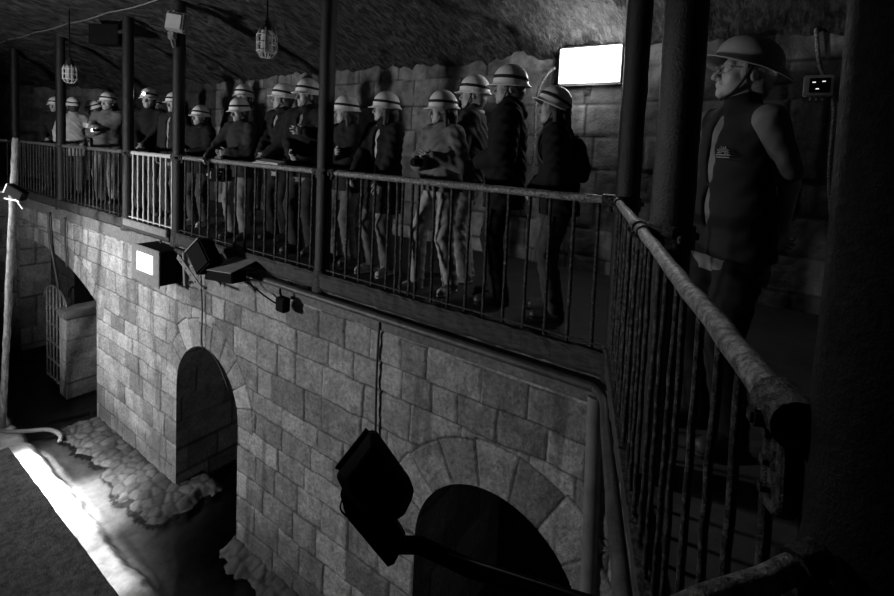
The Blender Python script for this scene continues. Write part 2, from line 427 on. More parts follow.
# edge beams under the rails, with the pipe that follows them
def beam(name, a, b, mat='beam'):
    a, b = np.array(a), np.array(b); d = (b-a)/np.linalg.norm(b-a); nn = np.array([d[1], -d[0]]); L = np.linalg.norm(b-a)
    r = random.Random(int(L*100)); bm = BM(); k = int(L/.06); rings = []
    for i in range(k+1):
        p = a+d*L*i/k; j = lambda s=.006: r.uniform(-s, s)
        prof = [(.10, -.005), (-.055+j(), .005+j()), (-.075+j(), -.02+j()), (-.075+j(), -.13+j()), (-.05+j(), -.165+j()), (.10, -.165)]
        rings.append([bm.verts.new((p[0]-nn[0]*q[0], p[1]-nn[1]*q[0], q[1])) for q in prof])
    for i in range(k):
        for c in range(6): bm.faces.new((rings[i][c], rings[i+1][c], rings[i+1][(c+1) % 6], rings[i][(c+1) % 6]))
    bm.faces.new(rings[0][::-1]); bm.faces.new(rings[-1]); bmesh.ops.recalc_face_normals(bm, faces=bm.faces)
    return struct(obj(name, bm, mat))
beam('trim_1', (-5.62, 0), (.06, 0)); beam('trim_2', (-12.9, 0), (-5.80, 0)); beam('trim_3', (.06, 0), tuple(E2+np.array([.05, .1]))); beam('trim_4', tuple(O4+D4*3), tuple(O4))
# pilaster at the corner below the gallery
bm = BM(); rod(bm, (-.06, -.0, -.32), (.03, .02, BED), .055, .06, 10); struct(obj('trim_5', bm, 'plaster', smooth=True, auto=50))
# pier beside the gate inside the wide arch, with a coping stone
def stone_box(name, x0, x1, y0, y1, z0, z1, seed, base):
    C = Courses(z1, z0-.5, .42, .5, seed); V = []; F = []; T = []; n0 = 0
    for (o, d, L) in (((x0, y0), (1, 0), x1-x0), ((x1, y0), (0, 1), y1-y0), ((x1, y1), (-1, 0), x1-x0), ((x0, y1), (0, -1), y1-y0)):
        s = np.linspace(0, L, max(3, int(L/.025))); zz = np.linspace(z0, z1, int((z1-z0)/.025)); S, Z = np.meshgrid(s, zz, indexing='ij')
        dd, idn = C.field(S.ravel()+o[0]*3, Z.ravel()); h, t = relief(dd, idn, S.ravel()+o[0], Z.ravel(), seed, base=base)
        ed = (S.ravel() < 1e-6) | (S.ravel() > L-1e-6); h[ed] = 0
        V.append(np.stack([o[0]+d[0]*S.ravel()+d[1]*h, o[1]+d[1]*S.ravel()-d[0]*h, Z.ravel()], 1)); T.append(t)
        I = n0+np.arange(S.size).reshape(S.shape); F.append(np.stack([I[:-1, :-1], I[1:, :-1], I[1:, 1:], I[:-1, 1:]], -1).reshape(-1, 4)); n0 += S.size
    a = np.array([[x0, y0, z1], [x1, y0, z1], [x1, y1, z1], [x0, y1, z1]]); V.append(a); T.append(np.full(4, base)); F.append(np.array([[n0, n0+1, n0+2, n0+3]]))
    return struct(pyobj(name, np.concatenate(V), np.concatenate(F), 'stone', tone=np.concatenate(T)))
stone_box('wall_pier', -9.98, -9.62, -.08, 1.3, BED, -2.16, 41, .34)
bm = BM(); box(bm, (-9.80, .61, -2.09), (.45, 1.46, .14), bev=.02); struct(obj('trim_6', bm, 'plaster'))

# ------------------------------------------------------------------ posts and rails
def post(px, py, zt, label, r=.075, group='iron posts along the gallery rail', zb=-.17, mat='blackiron', clamp=True):
    t = thing('iron_post', label, 'post', (px, py, 0), group=group)
    bm = BM(); n = 26; rr = random.Random(int(px*97)); 
    pts = [(rr.uniform(-.002, .002), rr.uniform(-.002, .002), zb+(zt-zb)*i/n) for i in range(n+1)]
    tube(bm, pts, [r*(1+rr.uniform(-.02, .02)) for _ in pts], 20); obj('shaft', bm, mat, t, True, 50)
    bm = BM(); rod(bm, (0, 0, zb-.01), (0, 0, .03), r*1.28, r*1.12, 20); obj('base_socket', bm, 'iron', t, True, 40)
    if not clamp: return t
    bm = BM(); rod(bm, (0, 0, .945), (0, 0, 1.035), r*1.14, None, 20)
    for a in range(4): box(bm, (r*1.2*math.cos(a*PI/2+.6), r*1.2*math.sin(a*PI/2+.6), .99), (.03, .03, .03), Rz(a*PI/2+.6), .004)
    obj('rail_clamp', bm, 'iron', t, True, 35)
    return t
posts = [(.055, 0., None, 'black iron post at the bend of the gallery where the two handrails meet'),
         (-2.82, 0., None, 'tall black iron post in the middle, left of the woman with folded arms'),
         (-5.71, 0., 2.72, 'black iron post with a pale lamp box bracketed at its top'),
         (-7.24, 0., 2.86, 'black iron post with a square black box at its top'),
         (-10.08, 0., 2.85, 'thin far iron post with a cage lantern hanging beside its head'),
         (-12.87, 0., 2.85, 'farthest iron post, where the rail turns at the far left')]
for px, py, zt, lb in posts:
    post(px, py, vault_z(px, py)+.03 if zt is None else max(zt, vault_z(px, py)+.02), lb)
post(.505, -1.075, vault_z(.505, -1.075)+.03, 'thick iron post standing in front of the guide', r=.08)
post(.985, -2.47, vault_z(.985, -2.47)+.03, 'nearest iron post, a broad black shaft at the right edge', r=.082, mat='nearblack', clamp=False)

BARMESH = {}
def rail_panel(a, b, label, spacing=.165, mat='iron', rmat='railiron', barr=.0135, ra=.085, rb=.085, zt=1.0, rr_=.029, group='rail panels along the gallery', doubled=()):
    a, b = np.array(a, float), np.array(b, float); L = np.linalg.norm(b-a); d = (b-a)/L; ang = math.atan2(d[1], d[0])
    t = thing('railing_panel', label, 'railing', (a[0], a[1], 0), ang, group)
    bm = BM(); rr = random.Random(int(abs(a[0])*131+7)); n = int(L/.08)
    pts = [(ra+(L-ra-rb)*i/n, rr.uniform(-.002, .002), zt+rr.uniform(-.002, .002)) for i in range(n+1)]
    tube(bm, pts, [rr_*(1+rr.uniform(-.04, .04)) for _ in pts], 14); obj('top_rail', bm, rmat, t, True, 50)
    for s in (ra+.02, L-rb-.02):
        bm = BM(); rod(bm, (s-.045*rr_/.029, 0, zt), (s+.045*rr_/.029, 0, zt), rr_*1.4, None, 14); rod(bm, (s, 0, zt-.07), (s, 0, zt), .02, None, 10)
        for q in (-1, 1): box(bm, (s, q*rr_*1.45, zt-.01), (rr_, .02, rr_), None, .004)
        obj('collar', bm, 'iron', t, True, 35)
    bm = BM(); box(bm, (L/2, 0, .035), (L-ra-rb+.06, .045, .012), None, .002); obj('bottom_rail', bm, mat, t)
    key = (mat, barr, zt)
    if key not in BARMESH:
        bm = BM(); rr2 = random.Random(3); k = 16
        pts = [(rr2.uniform(-.002, .002), rr2.uniform(-.002, .002), -.01+(zt-.01)*i/k) for i in range(k+1)]
        tube(bm, pts, [barr*(1+rr2.uniform(-.09, .09)) for _ in pts], 8)
        o = obj('bar', bm, mat, t, True, 60); BARMESH[key] = o.data; first = o
    else: first = None
    m = max(2, int(round((L-ra-rb)/spacing))); step = (L-ra-rb)/m
    xs = [ra+step*(i+.5) for i in range(m)] + [L*q for q in doubled]
    for i, xx in enumerate(xs):
        if i == 0 and first is not None: o = first
        else:
            o = bpy.data.objects.new('bar', BARMESH[key]); COL.objects.link(o); o.parent = t
        o.location = (xx, rr.uniform(-.004, .004), 0); o.rotation_euler = (rr.uniform(-.006, .006), rr.uniform(-.006, .006), rr.uniform(0, 6))
    return t
rail_panel((-2.82, 0), (.055, 0), 'longest front rail panel, before the tall man in the black jacket', .165, doubled=(.333, .387))
rail_panel((-5.71, 0), (-2.82, 0), 'rail panel with a paper lying on it, before the men in dark jackets', .19)
rail_panel((-7.24, 0), (-5.71, 0), 'short rail panel with pale painted bars, left of the lamp-box post', .175, mat='galv', rmat='galv', barr=.013)
rail_panel((-10.08, 0), (-7.24, 0), 'rail panel before the person in grey jacket holding a torch', .17)
rail_panel((-12.87, 0), (-10.08, 0), 'far rail panel before the person in the pale shirt', .17)
rail_panel(tuple(O4+D4*2.9), tuple(O4), 'farthest rail panel at the left edge, turned towards the void', .19)
P2 = np.array([.39, -1.08])
rail_panel((.0, 0.), tuple(P2), 'short rail panel at the bend, with the shiny pipe handrail', .115, ra=.09, rb=.02, rr_=.025, barr=.0095)
rail_panel(tuple(P2), tuple(D2*2.62), 'nearest rail panel, its handrail coming towards the viewpoint', .125, barr=.0085, ra=.05, rb=.0, rr_=.022)
E3 = np.array([.918, -2.535]); rail_panel(tuple(E3), tuple(E3+D3*2.4), 'handrail crossing the bottom right corner of the picture', .125, ra=.0, rb=.0, zt=.895, rr_=.013, barr=.0085)
bm = BM()   # pale toe plate fixed under the painted panel
box(bm, (-6.48, -.095, -.03), (1.35, .03, .10), None, .008); tag(obj('toe_board', bm, 'housing'), 'pale board fixed under the short painted rail panel', 'board')

# ------------------------------------------------------------------ implicit solids -> meshes (people)
class Solid:
    def __init__(s): s.p = []; s.clips = []; s.wr = None
    def cap(s, a, b, ra, rb=None, k=.02): s.p.append(('c', np.array(a, float), np.array(b, float), ra, ra if rb is None else rb, k, 1)); return s
    def ell(s, c, r, R=None, k=.02, sign=1): s.p.append(('e', np.array(c, float), np.array(r, float), None if R is None else np.array(R, float), 0, k, sign)); return s
    def cut(s, a, b, ra, rb=None, k=.006): s.p.append(('c', np.array(a, float), np.array(b, float), ra, ra if rb is None else rb, k, -1)); return s
    def bounds(s):
        lo = np.full(3, 9.); hi = -lo
        for q in s.p:
            if q[6] < 0: continue
            if q[0] == 'c':
                lo = np.minimum(lo, np.minimum(q[1]-q[3], q[2]-q[4])); hi = np.maximum(hi, np.maximum(q[1]+q[3], q[2]+q[4]))
            else:
                m = q[2].max(); lo = np.minimum(lo, q[1]-m); hi = np.maximum(hi, q[1]+m)
        return lo, hi
    def mesh(s, h):
        lo, hi = s.bounds(); pad = .03+2*h; lo = lo-pad; hi = hi+pad
        n = np.ceil((hi-lo)/h).astype(int)+1
        ax = [lo[i]+h*np.arange(n[i]) for i in range(3)]
        F = np.full(tuple(n), .5, np.float32)
        for q in s.p:
            kind, A, B, ra, rb, k, sg = q
            if kind == 'c':
                l = np.minimum(A-ra, B-rb); u = np.maximum(A+ra, B+rb)
            else:
                m = B.max(); l = A-m; u = A+m
            mg = k+3*h
            i0 = np.maximum(np.floor((l-mg-lo)/h).astype(int), 0); i1 = np.minimum(np.ceil((u+mg-lo)/h).astype(int)+1, n)
            if (i1 <= i0).any(): continue
            sl = tuple(slice(i0[i], i1[i]) for i in range(3))
            x = ax[0][sl[0]][:, None, None]; y = ax[1][sl[1]][None, :, None]; z = ax[2][sl[2]][None, None, :]
            if kind == 'c':
                d = B-A; dd = d.dot(d)+1e-12
                t = np.clip(((x-A[0])*d[0]+(y-A[1])*d[1]+(z-A[2])*d[2])/dd, 0, 1)
                f = np.sqrt((x-A[0]-t*d[0])**2+(y-A[1]-t*d[1])**2+(z-A[2]-t*d[2])**2)-(ra+(rb-ra)*t)
            else:
                px, py, pz = x-A[0], y-A[1], z-A[2]
                if ra is not None:
                    R = ra; px, py, pz = (R[0, 0]*px+R[1, 0]*py+R[2, 0]*pz, R[0, 1]*px+R[1, 1]*py+R[2, 1]*pz, R[0, 2]*px+R[1, 2]*py+R[2, 2]*pz)
                k0 = np.sqrt((px/B[0])**2+(py/B[1])**2+(pz/B[2])**2); k1 = np.sqrt((px/B[0]**2)**2+(py/B[1]**2)**2+(pz/B[2]**2)**2)+1e-9
                f = k0*(k0-1)/k1
            f = f.astype(np.float32); G = F[sl]
            if sg > 0:
                hh = np.maximum(k-np.abs(G-f), 0)/k; F[sl] = np.minimum(G, f)-hh*hh*k*.25
            else:
                f = -f; hh = np.maximum(k-np.abs(G-f), 0)/k; F[sl] = np.maximum(G, f)+hh*hh*k*.25
        if s.wr:
            amp, ph = s.wr; x = ax[0][:, None, None]; y = ax[1][None, :, None]; z = ax[2][None, None, :]
            w = np.sin(z*41+3*np.sin(x*17+ph)+2.5*np.sin(y*21+ph*2))*np.sin(x*23+y*19+ph*3+z*9)
            w = w+.7*np.sin(z*78+x*30-y*26+4*np.sin(x*15+ph))
            F += (amp*w).astype(np.float32)
        for nv, dv in s.clips:    # keep nv.p < dv
            f = (ax[0][:, None, None]*nv[0]+ax[1][None, :, None]*nv[1]+ax[2][None, None, :]*nv[2]-dv).astype(np.float32); F = np.maximum(F, f)
        return nets(F, lo, h)
def nets(F, lo, h):
    S = F < 0
    c = [S[i:F.shape[0]-1+i, j:F.shape[1]-1+j, k:F.shape[2]-1+k] for i in (0, 1) for j in (0, 1) for k in (0, 1)]
    cnt = sum(q.astype(np.int8) for q in c); act = (cnt > 0) & (cnt < 8)
    idx = np.argwhere(act); off = np.array([(i, j, k) for i in (0, 1) for j in (0, 1) for k in (0, 1)])
    vals = np.stack([F[idx[:, 0]+o[0], idx[:, 1]+o[1], idx[:, 2]+o[2]] for o in off], 1)
    pos = np.zeros((len(idx), 3)); ct = np.zeros(len(idx))
    for a in range(8):
        for b in range(a+1, 8):
            if np.abs(off[a]-off[b]).sum() != 1: continue
            va, vb = vals[:, a], vals[:, b]; m = (va < 0) != (vb < 0)
            t = np.where(m, va/np.where(m, va-vb, 1), 0)
            pos += np.where(m[:, None], off[a]+(off[b]-off[a])*t[:, None], 0); ct += m
    V = lo+(idx+pos/ct[:, None])*h
    vid = np.full(act.shape, -1, np.int64); vid[act] = np.arange(len(idx))
    Q = []
    for axn in range(3):
        o1, o2 = [(1, 2), (2, 0), (0, 1)][axn]
        sl = [slice(None)]*3; sl2 = [slice(None)]*3; sl[axn] = slice(0, -1); sl2[axn] = slice(1, None)
        A = S[tuple(sl)]; B = S[tuple(sl2)]; e = np.argwhere(A != B); fl = A[tuple(e.T)]
        ok = (e[:, o1] > 0) & (e[:, o2] > 0) & (e[:, o1] < F.shape[o1]-1) & (e[:, o2] < F.shape[o2]-1); e = e[ok]; fl = fl[ok]
        def g(a, b):
            q = e.copy(); q[:, o1] += a; q[:, o2] += b; return vid[q[:, 0], q[:, 1], q[:, 2]]
        q = np.stack([g(-1, -1), g(0, -1), g(0, 0), g(-1, 0)], 1)
        q[~fl] = q[~fl][:, ::-1]; Q.append(q)
    Q = np.concatenate(Q); Q = Q[(Q >= 0).all(1)]
    return V, Q

def rotX(a): c, s = math.cos(a), math.sin(a); return np.array([[1, 0, 0], [0, c, -s], [0, s, c]])
def rotY(a): c, s = math.cos(a), math.sin(a); return np.array([[c, 0, s], [0, 1, 0], [-s, 0, c]])
def rotZ(a): c, s = math.cos(a), math.sin(a); return np.array([[c, -s, 0], [s, c, 0], [0, 0, 1]])
def nrm(v): v = np.array(v, float); return v/np.linalg.norm(v)
def ik(S, W, L1, L2, pole):
    d = W-S; D = np.linalg.norm(d)
    if D > (L1+L2)*.985: W = S+d/D*(L1+L2)*.985; d = W-S; D = np.linalg.norm(d)
    u = d/D; a = (L1*L1-L2*L2+D*D)/(2*D); hh = math.sqrt(max(L1*L1-a*a, 0))
    p = np.array(pole, float); p = p-u*p.dot(u); p = p/np.linalg.norm(p)
    return S+u*a+p*hh, W
def hand(so, W, u, n, side, curl=.5, s=1., rf=.0088):
    """palm and five fingers; u finger direction, n palm normal, thumb towards w"""
    u = nrm(u); n = np.array(n, float); n = nrm(n-u*n.dot(u)); w = np.cross(u, n)*side
    kn = []
    for i, o in enumerate((.033, .011, -.011, -.032)):
        k = W+(u*(.088-.004*abs(i-1))+w*o-n*.004*abs(i-1.5))*s; kn.append(k)
        so.cap(W+w*o*.55*s+u*.012*s, k, .0135*s, .0115*s, .012)
    for i, (k, L) in enumerate(zip(kn, (.074, .083, .077, .060))):
        p = k; ang = curl*(.55+.08*i); r = rf*s
        for j, fr in enumerate((.44, .32, .24)):
            dr = u*math.cos(ang)+n*math.sin(ang)+w*(.10-.07*i)*(1-curl*.5); q = p+nrm(dr)*L*fr*s
            so.cap(p, q, r, r*.9, .003); p = q; r *= .92; ang += curl*.85
    b = W+(u*.022+w*.024)*s; m = b+nrm(u*.62+w*.72+n*.25)*.045*s; e = m+nrm(u*.8+w*.25+n*(.3+.4*curl))*.034*s
    so.cap(b, m, .0145*s, .0105*s, .008); so.cap(m, e, .0105*s, .0085*s, .004)

def helmet_mesh(full_brim=False, n=40):
    V = []; F = []
    prof = []
    for i in range(11):
        a = i/10*PI/2; prof.append((math.sin(a)**.92, math.cos(a)**1.05*.132, 0))
    prof += [(1.015, -.013, .12), (1.04, -.026, .45), (1.06, -.036, 1.)]
    outer = []
    for (rad, zz, brim) in prof:
        ring = []
        for k in range(n):
            th = 2*PI*k/n; cx, cy = math.sin(th), math.cos(th)
            front = max(cy, 0)**2.2
            ext = brim*((.026 if full_brim else .0)+(.038 if not full_brim else .028)*front+(.014*max(-cy, 0)**2)+.002)
            ridge = .006*math.exp(-(cx*rad/.10)**2*6)*(1 if brim == 0 else 0)
            x = cx*(.108*rad+ext); y = cy*(.134*rad+ext)
            ring.append((x, y, zz+ridge*(rad < 1)+(.010*brim*front if not full_brim else -.018*brim*abs(cx)+.012*brim*front-.03*brim*max(-cy, 0))))
        outer.append(ring)
    for r in outer: V += r
    R = len(outer)
    for i in range(R-1):
        for k in range(n): F.append((i*n+k, (i+1)*n+k, (i+1)*n+(k+1) % n, i*n+(k+1) % n))
    base = len(V)
    inner = []                                          # inner skin gives the shell its thickness
    for i in range(R-1, -1, -1):
        for (x, y, z) in outer[i]:
            V.append((x*.972, y*.975, z-.004 if i > 10 else z*.975-.002))
    for k in range(n): F.append(((R-1)*n+k, base+k, base+(k+1) % n, (R-1)*n+(k+1) % n))
    for i in range(R-1):
        for k in range(n): F.append((base+i*n+k, base+(i+1)*n+k, base+(i+1)*n+(k+1) % n, base+i*n+(k+1) % n))
    return V, F
def strap_mesh(n=40, z0=.016, z1=.040, off=.004):
    """band lying round the dome"""
    V = []; F = []
    for (z, o) in ((z0, off), (z1, off), (z1, -.002), (z0, -.002)):
        for k in range(n):
            th = 2*PI*k/n; zz = z+.012*math.cos(th)
            rad = math.sqrt(max(1-(max(zz, 0)/.134)**2, 0))
            V.append((math.sin(th)*(.108*rad+o), math.cos(th)*(.134*rad+o), zz))
    for i in range(4):
        for k in range(n): F.append((i*n+k, ((i+1) % 4)*n+k, ((i+1) % 4)*n+(k+1) % n, i*n+(k+1) % n))
    return V, F
HV, HF = helmet_mesh(); HBV, HBF = helmet_mesh(True); SV, SF = strap_mesh()

def person(label, x, y, top, yaw, body_h=.0105, cloth_h=.013, head=(0., 0., 0.), lean=0., side_lean=0., arms='down', R_=None, L_=None, jacket=.03, jw=.030, hem=.80, trousers=.03, shirt=None, vneck=0.,
           hair='hairdark', hair_long=False, shoe='shoe', female=False, strap=True, lamp=None, helmet='helmet', brim=False, feet=((.10, .02), (-.10, .0)), knee=0., curl=.55, glasses=False, vest=None, sleeve_short=False,
           hood=0., tilt=0., wrinkle=.0045, group='helmeted visitors along the gallery', collar=None):
    H = top-.045; s = H/1.75
    t = thing('person', label, 'person', (x, y, 0), yaw, group)
    ph = (abs(x)*7.3+y*3) % 6.28
    T = rotX(-lean) @ rotY(side_lean); piv = np.array([0, 0, .95])
    def up(p): return (T @ (np.array(p, float)-piv)+piv)
    HR = T @ rotZ(head[0]) @ rotX(head[1]) @ rotY(head[2]); npv = np.array([0, .0, 1.53])
    def hd(p): return up(npv)+HR @ (np.array(p, float)-npv)
    sw = .172 if not female else .150
    SH = {1: up((sw, 0, 1.425)), -1: up((-sw, 0, 1.425))}
    presets = {'down': ((.25, .05, .80), (-.25, .05, .80)), 'rail': ((.17, .36, 1.06), (-.17, .36, 1.06)), 'fold': ((-.08, .22, 1.20), (.09, .19, 1.24)), 'clasp': ((.05, .26, .98), (-.05, .25, 1.0)), 'chest': ((.06, .25, 1.20), (-.06, .25, 1.19))}
    pr, pl = presets[arms]
    Wt = {1: np.array(R_ if R_ is not None else pr, float), -1: np.array(L_ if L_ is not None else pl, float)}
    EL, WR = {}, {}
    for sd in (1, -1): EL[sd], WR[sd] = ik(SH[sd], Wt[sd], .285, .250, (sd*.75, -.55, -.5))
    hip = {1: np.array([.088, 0, .93]), -1: np.array([-.088, 0, .93])}
    AN = {1: np.array([feet[0][0], feet[0][1], .085]), -1: np.array([feet[1][0], feet[1][1], .085])}
    KN = {}
    for sd in (1, -1): KN[sd], AN[sd] = ik(hip[sd], AN[sd], .43, .43, (sd*.12, 1, 0.))
    # --- body: one continuous surface
    b = Solid()
    b.ell((0, 0, .96), (.150, .105, .13), k=.04)
    b.ell(up((0, 0, 1.10)), (.130, .092, .16), T, .05); b.ell(up((0, 0, 1.29)), (.150, .102, .20), T, .05)
    b.cap(up((-.14, -.005, 1.43)), up((.14, -.005, 1.43)), .052, None, .05)
    b.cap(up((0, -.012, 1.43)), hd((0, -.008, 1.58)), .060, .054, .03)
    b.ell(hd((0, -.008, 1.655)), (.075, .095, .092), HR, .02); b.ell(hd((0, .022, 1.600)), (.062, .074, .088), HR, .025)
    b.ell(hd((0, .045, 1.560)), (.046, .050, .040), HR, .02); b.ell(hd((0, .088, 1.540)), (.019, .014, .016), HR, .02)
    b.cap(hd((0, .098, 1.645)), hd((0, .121, 1.607)), .0095, .0135, .012)
    b.cap(hd((-.012, .103, 1.601)), hd((.012, .103, 1.601)), .009, None, .008)
    b.cap(hd((-.042, .076, 1.663)), hd((.042, .076, 1.663)), .012, None, .018)
    for q in (-1, 1):
        b.ell(hd((q*.040, .062, 1.612)), (.022, .022, .020), HR, .02)
        b.ell(hd((q*.031, .100, 1.641)), (.018, .016, .012), HR, .010, -1)
        b.ell(hd((q*.031, .080, 1.641)), (.0135, .0135, .0125), HR, .003)
        b.ell(hd((q*.079, -.008, 1.625)), (.010, .022, .032), HR @ rotZ(-q*.35), .008)
    b.ell(hd((0, .098, 1.582)), (.025, .011, .0065), HR, .005); b.ell(hd((0, .096, 1.570)), (.021, .011, .0065), HR, .005)
    b.cut(hd((-.02, .112, 1.576)), hd((.02, .112, 1.576)), .0035, None, .004)
    for sd in (1, -1):
        b.cap(SH[sd], EL[sd], .047, .037, .03); b.cap(EL[sd], WR[sd], .038, .025, .02)
        u = nrm(WR[sd]-EL[sd])
        if arms == 'rail': nv = (0, .2, -1)
        elif arms in ('fold', 'chest', 'clasp'): nv = (-sd*.5, -1, .1)
        else: nv = (-sd, 0, 0)
        if arms == 'rail': u = nrm(u*.5+np.array([0, .7, .05]))
        hand(b, WR[sd], u, nv, 1 if np.cross(u, nv).dot(np.array([-sd*.3, .6, .5])) > 0 else -1, curl, .98 if not female else .9, .0092)
        b.cap(hip[sd], KN[sd], .078, .052, .04); b.cap(KN[sd], AN[sd], .050, .036, .03)
        b.cap(AN[sd]-np.array([0, .02, .04]), AN[sd]+np.array([sd*.02, .13, -.055]), .030, .026, .02)
    V, Q = b.mesh(body_h)
    pyobj('body', V*s, Q, 'skin', t)
    # --- hair
    hs = Solid()
    hs.ell(hd((0, -.022, 1.645)), (.088, .098, .098), HR, .02); hs.ell(hd((0, -.055, 1.585)), (.068, .050, .065), HR, .03)
    for q in (-1, 1): hs.cap(hd((q*.078, .03, 1.665)), hd((q*.074, .028, 1.62)), .012, .009, .012)
    if hair_long:
        for q in (-1, 1):
            hs.cap(hd((q*.080, -.005, 1.63)), hd((q*.085, -.005, 1.50)), .030, .024, .03); hs.cap(hd((q*.05, -.07, 1.60)), up((q*.07, -.075, 1.42)), .045, .028, .04)
        hs.cap(hd((0, -.085, 1.60)), up((0, -.10, 1.40)), .045, .03, .04)
    hs.ell(hd((0, .085, 1.60)), (.066, .075, .085), HR, .012, -1)
    hs.wr = (.0022, ph); V, Q = hs.mesh(cloth_h*.8); pyobj('hair', V*s, Q, hair, t)
    # --- trousers
    p = Solid()
    p.ell((0, -.01, .95), (.172, .125, .13), k=.05)
    for sd in (1, -1):
        p.cap(hip[sd]-np.array([0, .008, .02]), KN[sd], .102, .080, .045); p.cap(KN[sd], AN[sd]+np.array([0, -.005, -.01]), .080, .070, .03)
    p.wr = (wrinkle*.75, ph+1); p.clips = [((0, 0, 1), 1.06), ((0, 0, -1), -.055)]
    V, Q = p.mesh(cloth_h); pyobj('trousers', V*s, Q, cloth(trousers), t)
    # --- shoes
    for sd in (1, -1):
        A = AN[sd]; q = Solid()
        q.cap((A[0], A[1]-.035, .045), (A[0]+sd*.03, A[1]+.15, .036), .046, .040, .02); q.cap((A[0], A[1]-.02, .06), (A[0], A[1], .125), .046, .048, .03); q.cap((A[0]+sd*.01, A[1]+.02, .075), (A[0]+sd*.025, A[1]+.10, .05), .035, .034, .02)
        q.clips = [((0, 0, -1), -.006), ((0, 0, 1), .14)]
        V, Q = q.mesh(cloth_h*.7); so = pyobj('shoe', V*s, Q, shoe, t)
        q = Solid(); q.cap((A[0], A[1]-.037, .03), (A[0]+sd*.03, A[1]+.152, .03), .050, .044, .01); q.clips = [((0, 0, 1), .022), ((0, 0, -1), -.001)]
        V, Q = q.mesh(cloth_h*.6); pyobj('sole', V*s, Q, 'sole' if shoe == 'shoepale' else 'shoe', so)
    # --- upper garments
    def upper(extra, hemz, short, vn, wr, sleeves=True):
        g = Solid(); e = extra
        g.ell(up((0, -.002, 1.29)), (.158+e, .110+e, .21), T, .06); g.ell(up((0, 0, 1.10)), (.150+e, .108+e, .20), T, .06)
        g.cap(up((-sw+.03, -.008, 1.425)), up((sw-.03, -.008, 1.425)), .058+e*.8, None, .05)
        g.cap(up((-.07, 0, 1.05)), np.array([-.075, 0, hemz]), .106+e, .108+e*1.2, .05); g.cap(up((.07, 0, 1.05)), np.array([.075, 0, hemz]), .106+e, .108+e*1.2, .05)
        g.cap(up((0, -.015, 1.43)), up((0, -.010, 1.505)), .074+e*.5, .068+e*.5+hood*.3, .03)
        if hood: g.ell(up((0, -.085, 1.46)), (.11, .06, .07), T, .04)
        if sleeves:
            for sd in (1, -1):
                if short:
                    m = SH[sd]+(EL[sd]-SH[sd])*.78; g.cap(SH[sd], m, .060+e, .058+e, .04)
                else:
                    g.cap(SH[sd], EL[sd], .058+e, .050+e, .04); g.cap(EL[sd], WR[sd]-nrm(WR[sd]-EL[sd])*.005, .051+e*.9, .036+e*.7, .03)
        if vn:
            for zz, w_ in ((1.50, .045), (1.40, .034), (1.25, .026), (1.05, .022)):
                if zz < 1.5-vn: continue
                g.ell(up((0, .16, zz)), (w_, .09, .11), T, .01, -1)
        g.wr = (wr, ph); g.clips = [((0, 0, -1), -hemz)]
        return g
    if shirt is not None:
        V, Q = upper(.004, hem-.05, sleeve_short, .04 if vneck else 0, wrinkle*.5).mesh(cloth_h); pyobj('shirt', V*s, Q, cloth(shirt), t)
    if vest is None:
        V, Q = upper(jw, hem, False, vneck, wrinkle).mesh(cloth_h); pyobj('jacket', V*s, Q, cloth(jacket), t)
    else:
        V, Q = upper(.020, hem+.02, False, .45, wrinkle*.6, sleeves=False).mesh(cloth_h); pyobj('vest', V*s, Q, cloth(vest), t)
    if collar is not None:
        c = Solid()
        for k in range(14):
            a = math.radians(-150+300*k/13); a2 = math.radians(-150+300*(k+1)/13)
            f = lambda q: up((math.sin(q+PI)*.078, math.cos(q+PI)*.080-.006, 1.495-.025*max(-math.cos(q), 0)))
            if k < 13: c.cap(f(a), f(a2), .015, None, .01)
        V, Q = c.mesh(cloth_h*.75); pyobj('collar', V*s, Q, cloth(collar), t)
    # --- helmet and what is on it
    Hm = Matrix((HR @ rotX(tilt)).tolist()).to_4x4(); c0 = hd((0, -.006, 1.686+(.008 if brim else 0)))
    hv, hf = (np.array(HBV)*np.array([1.05, 1.02, .82]), HBF) if brim else (HV, HF)
    ho = pyobj('helmet', (np.array(hv) @ (HR @ rotX(tilt)).T + c0)*s, np.array(hf), helmet, t)
    if strap: pyobj('strap', (np.array(SV) @ (HR @ rotX(tilt)).T + c0)*s, np.array(SF), 'strap', ho)
    bm = BM(); pts = [hd(q)*s for q in ((.088, .01, 1.66), (.080, .03, 1.60), (.055, .055, 1.545), (.02, .078, 1.522), (-.02, .078, 1.522), (-.055, .055, 1.545), (-.080, .03, 1.60), (-.088, .01, 1.66))]
    tube(bm, smooth_path(pts, 3), .0055*s, 6); obj('chin_strap', bm, 'strap', ho, True)
    if lamp:
        bm = BM(); a = hd((0, .132, 1.722))*s; e = hd((0, .168, 1.716))*s; rod(bm, a, e, .022, .024, 14); lo = obj('head_lamp', bm, 'black', ho, True, 40)
        bm = BM(); rod(bm, e, Vector(e)+(Vector(e)-Vector(a)).normalized()*.004, .020, None, 14); obj('lens', bm, lamp, lo)
    if glasses:
        bm = BM()
        for q in (-1, 1):
            ring = [hd((q*.032+.024*math.cos(a), .112-.004*abs(math.cos(a)), 1.640+.018*math.sin(a)))*s for a in np.linspace(0, 2*PI, 15)]
            tube(bm, ring, .0022, 6); tube(bm, [hd((q*.056, .106, 1.645))*s, hd((q*.078, .04, 1.648))*s, hd((q*.082, -.01, 1.640))*s], .002, 6)
        tube(bm, [hd((-.009, .116, 1.643))*s, hd((.009, .116, 1.643))*s], .0022, 6); obj('glasses', bm, 'housing', t, True)
    t['_s'] = s
    return t, dict(s=s, up=up, hd=hd, WR=WR, EL=EL, SH=SH, HR=HR, T=T)
def yaw_to(dx, dy): return math.atan2(-dx, dy)          # +Y of the figure turned to (dx, dy)
